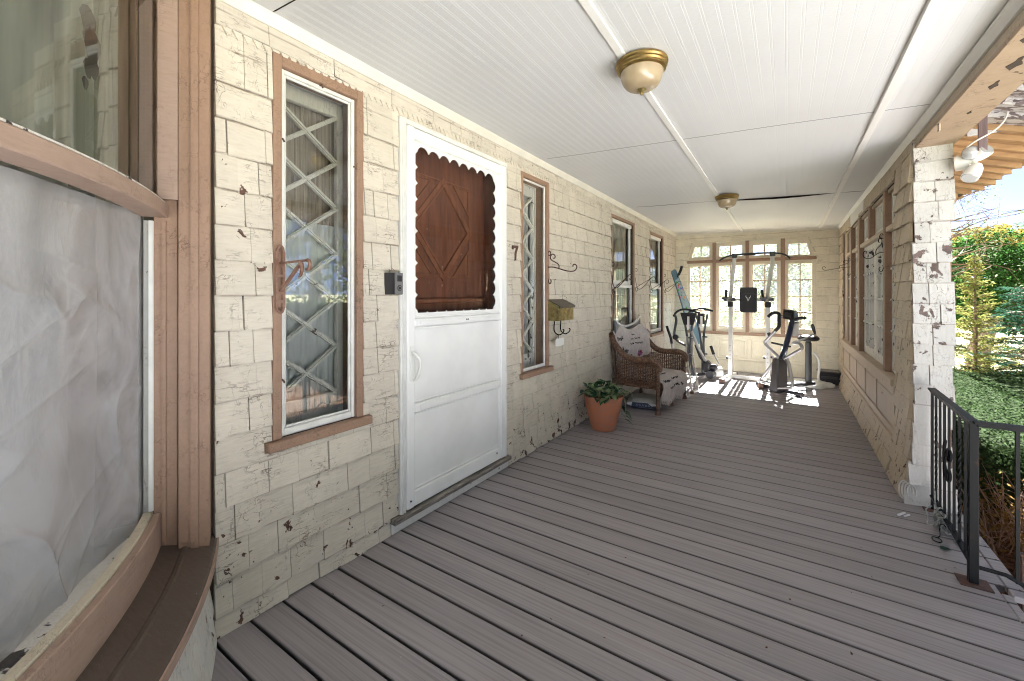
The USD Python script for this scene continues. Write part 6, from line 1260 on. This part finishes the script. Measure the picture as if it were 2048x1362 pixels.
for k in range(46):
    b = np.array([1.50 + r.normal(0, .10), 3.85 + r.normal(0, .10), GZ]); tip = b + [r.normal(.02, .16), r.normal(0, .16), r.uniform(.3, .75)]; m.tube([b, (b + tip) / 2 + r.normal(0, .03, 3), tip], [.006, .004, .0015], 5)
    for _ in range(4): cs.append(b + (tip - b) * r.uniform(.3, 1.0) + r.normal(0, .03, 3))
obj('stems', m, M['twig'], t, kind='stuff'); m = MB(); cs = np.array(cs); m.raw(*leaves(cs, np.tile([0, 0, 1.0], (len(cs), 1)), .028, r)); obj('foliage', m, M['rusty_leaf'], t)
# tree whose bare twigs reach into the sky on the right
t = thing('bare_tree', 'thin tree with nearly bare twigs reaching across the sky beside the pillar', 'tree'); m = MB(); m2 = MB(); r = np.random.default_rng(91); cs = []
obj('trunk', MB().tube([(2.28, 10.25, GZ - .1), (2.30, 10.3, 1.2), (2.34, 10.3, 2.7), (2.45, 10.3, 3.8)], [.07, .06, .045, .02], 10), M['bark'], t, smooth=60)
for k in range(24):
    b = np.array([2.33, 10.3, 1.5 + 2.0 * r.random()]); a = r.normal(.35, .6); L = r.uniform(.35, 1.0); tip = b + [L * math.cos(a), L * math.sin(a) * .8, r.uniform(.0, .45)]; mid = (b + tip) / 2 + r.normal(0, .06, 3); pts = spline(np.array([b, mid, tip]), 5); m2.tube(pts, [.016, .008, .003], 5)
    for _ in range(7):
        p = pts[int(r.integers(4, len(pts)))]; e = p + r.normal(0, .16, 3); m2.tube([p, e], [.004, .0015], 4); cs += [e + r.normal(0, .04, 3) for _ in range(4)]
obj('branch', m2, M['twig'], t, kind='stuff'); m = MB(); cs = np.array(cs); m.raw(*leaves(cs, np.tile([0, 0, 1.0], (len(cs), 1)), .05, r)); obj('crown', m, M['far_leaf'], t)
t = thing('leaning_tree', 'slim tree whose leafy branch tips cross the sky at the right edge', 'tree'); m = MB(); cs = []
for k in range(5):
    b = np.array([3.95, 10.6, 2.55 + .05 * k]); tip = b + [-.55 - .16 * k, -.1, .08 * r.normal() - .02 * k]; pts = spline(np.array([b, (b + tip) / 2 + [0, 0, .03], tip]), 6); m.tube(pts, [.010, .003], 4); cs += [pts[int(r.integers(4, len(pts)))] + r.normal(0, .03, 3) for _ in range(9)]
obj('branch', m, M['twig'], t, kind='stuff'); m = MB(); m.tube([(4.3, 10.7, GZ), (4.25, 10.7, 1.5), (3.95, 10.6, 2.6), (3.9, 10.6, 3.1)], [.09, .06, .03, .012], 8, smooth=4); obj('trunk', m, M['bark'], t); m = MB(); cs = np.array(cs); m.raw(*leaves(cs, np.tile([0, 0, 1.0], (len(cs), 1)), .06, r)); obj('foliage', m, M['far_leaf'], t)
# trees and bushes beyond
def tree(name, lab, x, y, h, R, n, size, m, seed, cat='tree', zc_=None, group=None, th=.12):
    t = thing(name, lab, cat, group=group or ('bushes beyond the end wall' if cat == 'bush' else 'trees in the garden')); zc_ = zc_ if zc_ is not None else h - R[2]
    if cat == 'tree': obj('trunk', MB().tube([(x, y, GZ - .2), (x + .05, y, zc_ * .5), (x, y + .05, zc_ + R[2] * .4)], [th, th * .75, th * .3], 10, smooth=3), M['bark'], t, smooth=60); limbs(t, (x, y, zc_ * .4), (x, y, zc_ + R[2] * .4), th * .7, 10, np.mean(R) * .7, seed)
    else: obj('stems', MB().tube([(x, y, GZ - .2), (x, y, zc_)], [.05, .02], 6), M['bark'], t)
    crown(t, 'crown', (x, y, zc_), R, n, size, m, seed, fill=.55, nz=.4)
    return t
tree('bush', 'pale green bush filling the left end window', -2.2, 13.5, 1.7, (1.6, 1.2, 1.15), 5000, .09, 'far_leaf', 101, 'bush')
tree('bush', 'leafy bush behind the second end window', -.6, 12.0, 1.1, (1.1, .9, .85), 4000, .08, 'far_leaf', 102, 'bush')
tree('bush', 'taller leafy bush behind the right end window', 1.0, 12.5, 2.4, (1.2, 1.0, 1.5), 7000, .08, 'far_leaf', 103, 'bush')
tree('tree', 'wide pale tree beyond the end wall on the left', -4.0, 19, 4.2, (2.6, 2.2, 1.7), 8000, .14, 'far_leaf', 104)
tree('tree', 'round grey green tree beyond the middle of the end wall', .4, 21, 3.6, (2.4, 2, 1.6), 8000, .14, 'far_leaf', 105)
tree('tree', 'tree far behind the ivy-clad tree at the right', 5.0, 22, 3.0, (2.6, 2, 1.4), 8000, .14, 'far_leaf', 106)
# garden to the right: seen in the window reflections
tree('tree', 'open crowned tree standing in the side garden, mirrored in the sidelight', 6.0, 5.6, 4.3, (2.3, 2.3, 1.75), 3000, .13, 'far_leaf', 111, th=.20)
tree('tree', 'second tall tree of the side garden', 9.0, 1.5, 7.0, (2.8, 2.8, 2.4), 7000, .14, 'far_leaf', 112, th=.2)
t = thing('garden_hedge', 'clipped green hedge running along the side garden', 'hedge'); r = np.random.default_rng(113); N = 14000
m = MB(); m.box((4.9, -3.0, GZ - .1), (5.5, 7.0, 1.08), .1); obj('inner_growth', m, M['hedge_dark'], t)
p = np.c_[r.uniform(4.85, 5.55, N), r.uniform(-3.1, 7.1, N), r.uniform(GZ, 1.18, N)]; q = (np.abs(p[:, 0] - 5.2) > .27) | (p[:, 2] > 1.04); p = p[q]; p += r.normal(0, .03, p.shape); d = np.c_[np.sign(p[:, 0] - 5.2), np.zeros(len(p)), np.full(len(p), .5)]
m = MB(); m.raw(*leaves(p, d, .075, r)); obj('foliage', m, M['ivy'], t)
# fallen leaves and grass
r = np.random.default_rng(121); N = 9000; p = np.c_[r.uniform(.82, 2.6, N), r.uniform(1.0, 5.2, N), np.zeros(N)]
p[:, 2] = GZ + .045 + .07 * meshkit.fbm(np.c_[p[:, 0] * 3, p[:, 1] * 3, np.zeros(N)], 4) + .012
m = MB(); m.raw(*leaves(p, np.tile([0, 0, 1.0], (N, 1)), .034, r, jit=.45)); obj('leaf_litter', m, M['litter'], kind='stuff', label='brown fallen leaves and bark chips scattered over the mulch', cat='leaf litter')
N = 9000; p = np.c_[r.uniform(-6, 7, N), r.uniform(8.4, 24, N), np.full(N, GZ + .02)]; m = MB(); m.raw(*leaves(p, np.tile([0, -.6, .3], (N, 1)), .13, r, asp=.16)); obj('grass', m, M['grass'], kind='stuff', label='dry yellowish grass beyond the porch end', cat='grass')
# cables
t = thing('power_line', 'dark overhead cable crossing in front of the ivy-clad tree', 'cable', group='overhead cables'); obj('wire', MB().tube([(1.6, 11.75, 1.90), (2.97, 12.62, 1.83), (4.26, 13.47, 1.765), (5.6, 14.4, 1.71)], .012, 6, smooth=6), M['grey_steel'], t); obj('pole', MB().tube([(5.65, 14.42, GZ - .2), (5.65, 14.42, 2.2)], .06, 8), M['bark'], t); obj('pole', MB().tube([(1.58, 11.73, GZ - .2), (1.58, 11.73, 2.0)], .03, 8), M['bark'], t)
t = thing('power_line', 'dark cable sloping down behind the end windows', 'cable', group='overhead cables'); obj('wire', MB().tube([(-3.0, 10.6, 2.25), (-.9, 10.6, 1.83), (.35, 10.6, 1.42), (1.3, 10.6, 1.20)], .010, 6, smooth=6), M['black_wire'], t); obj('pole', MB().tube([(-3.0, 10.6, GZ - .2), (-3.0, 10.6, 2.4)], .04, 8), M['bark'], t); obj('pole', MB().tube([(1.3, 10.6, GZ - .2), (1.3, 10.6, 1.3)], .03, 8), M['bark'], t)
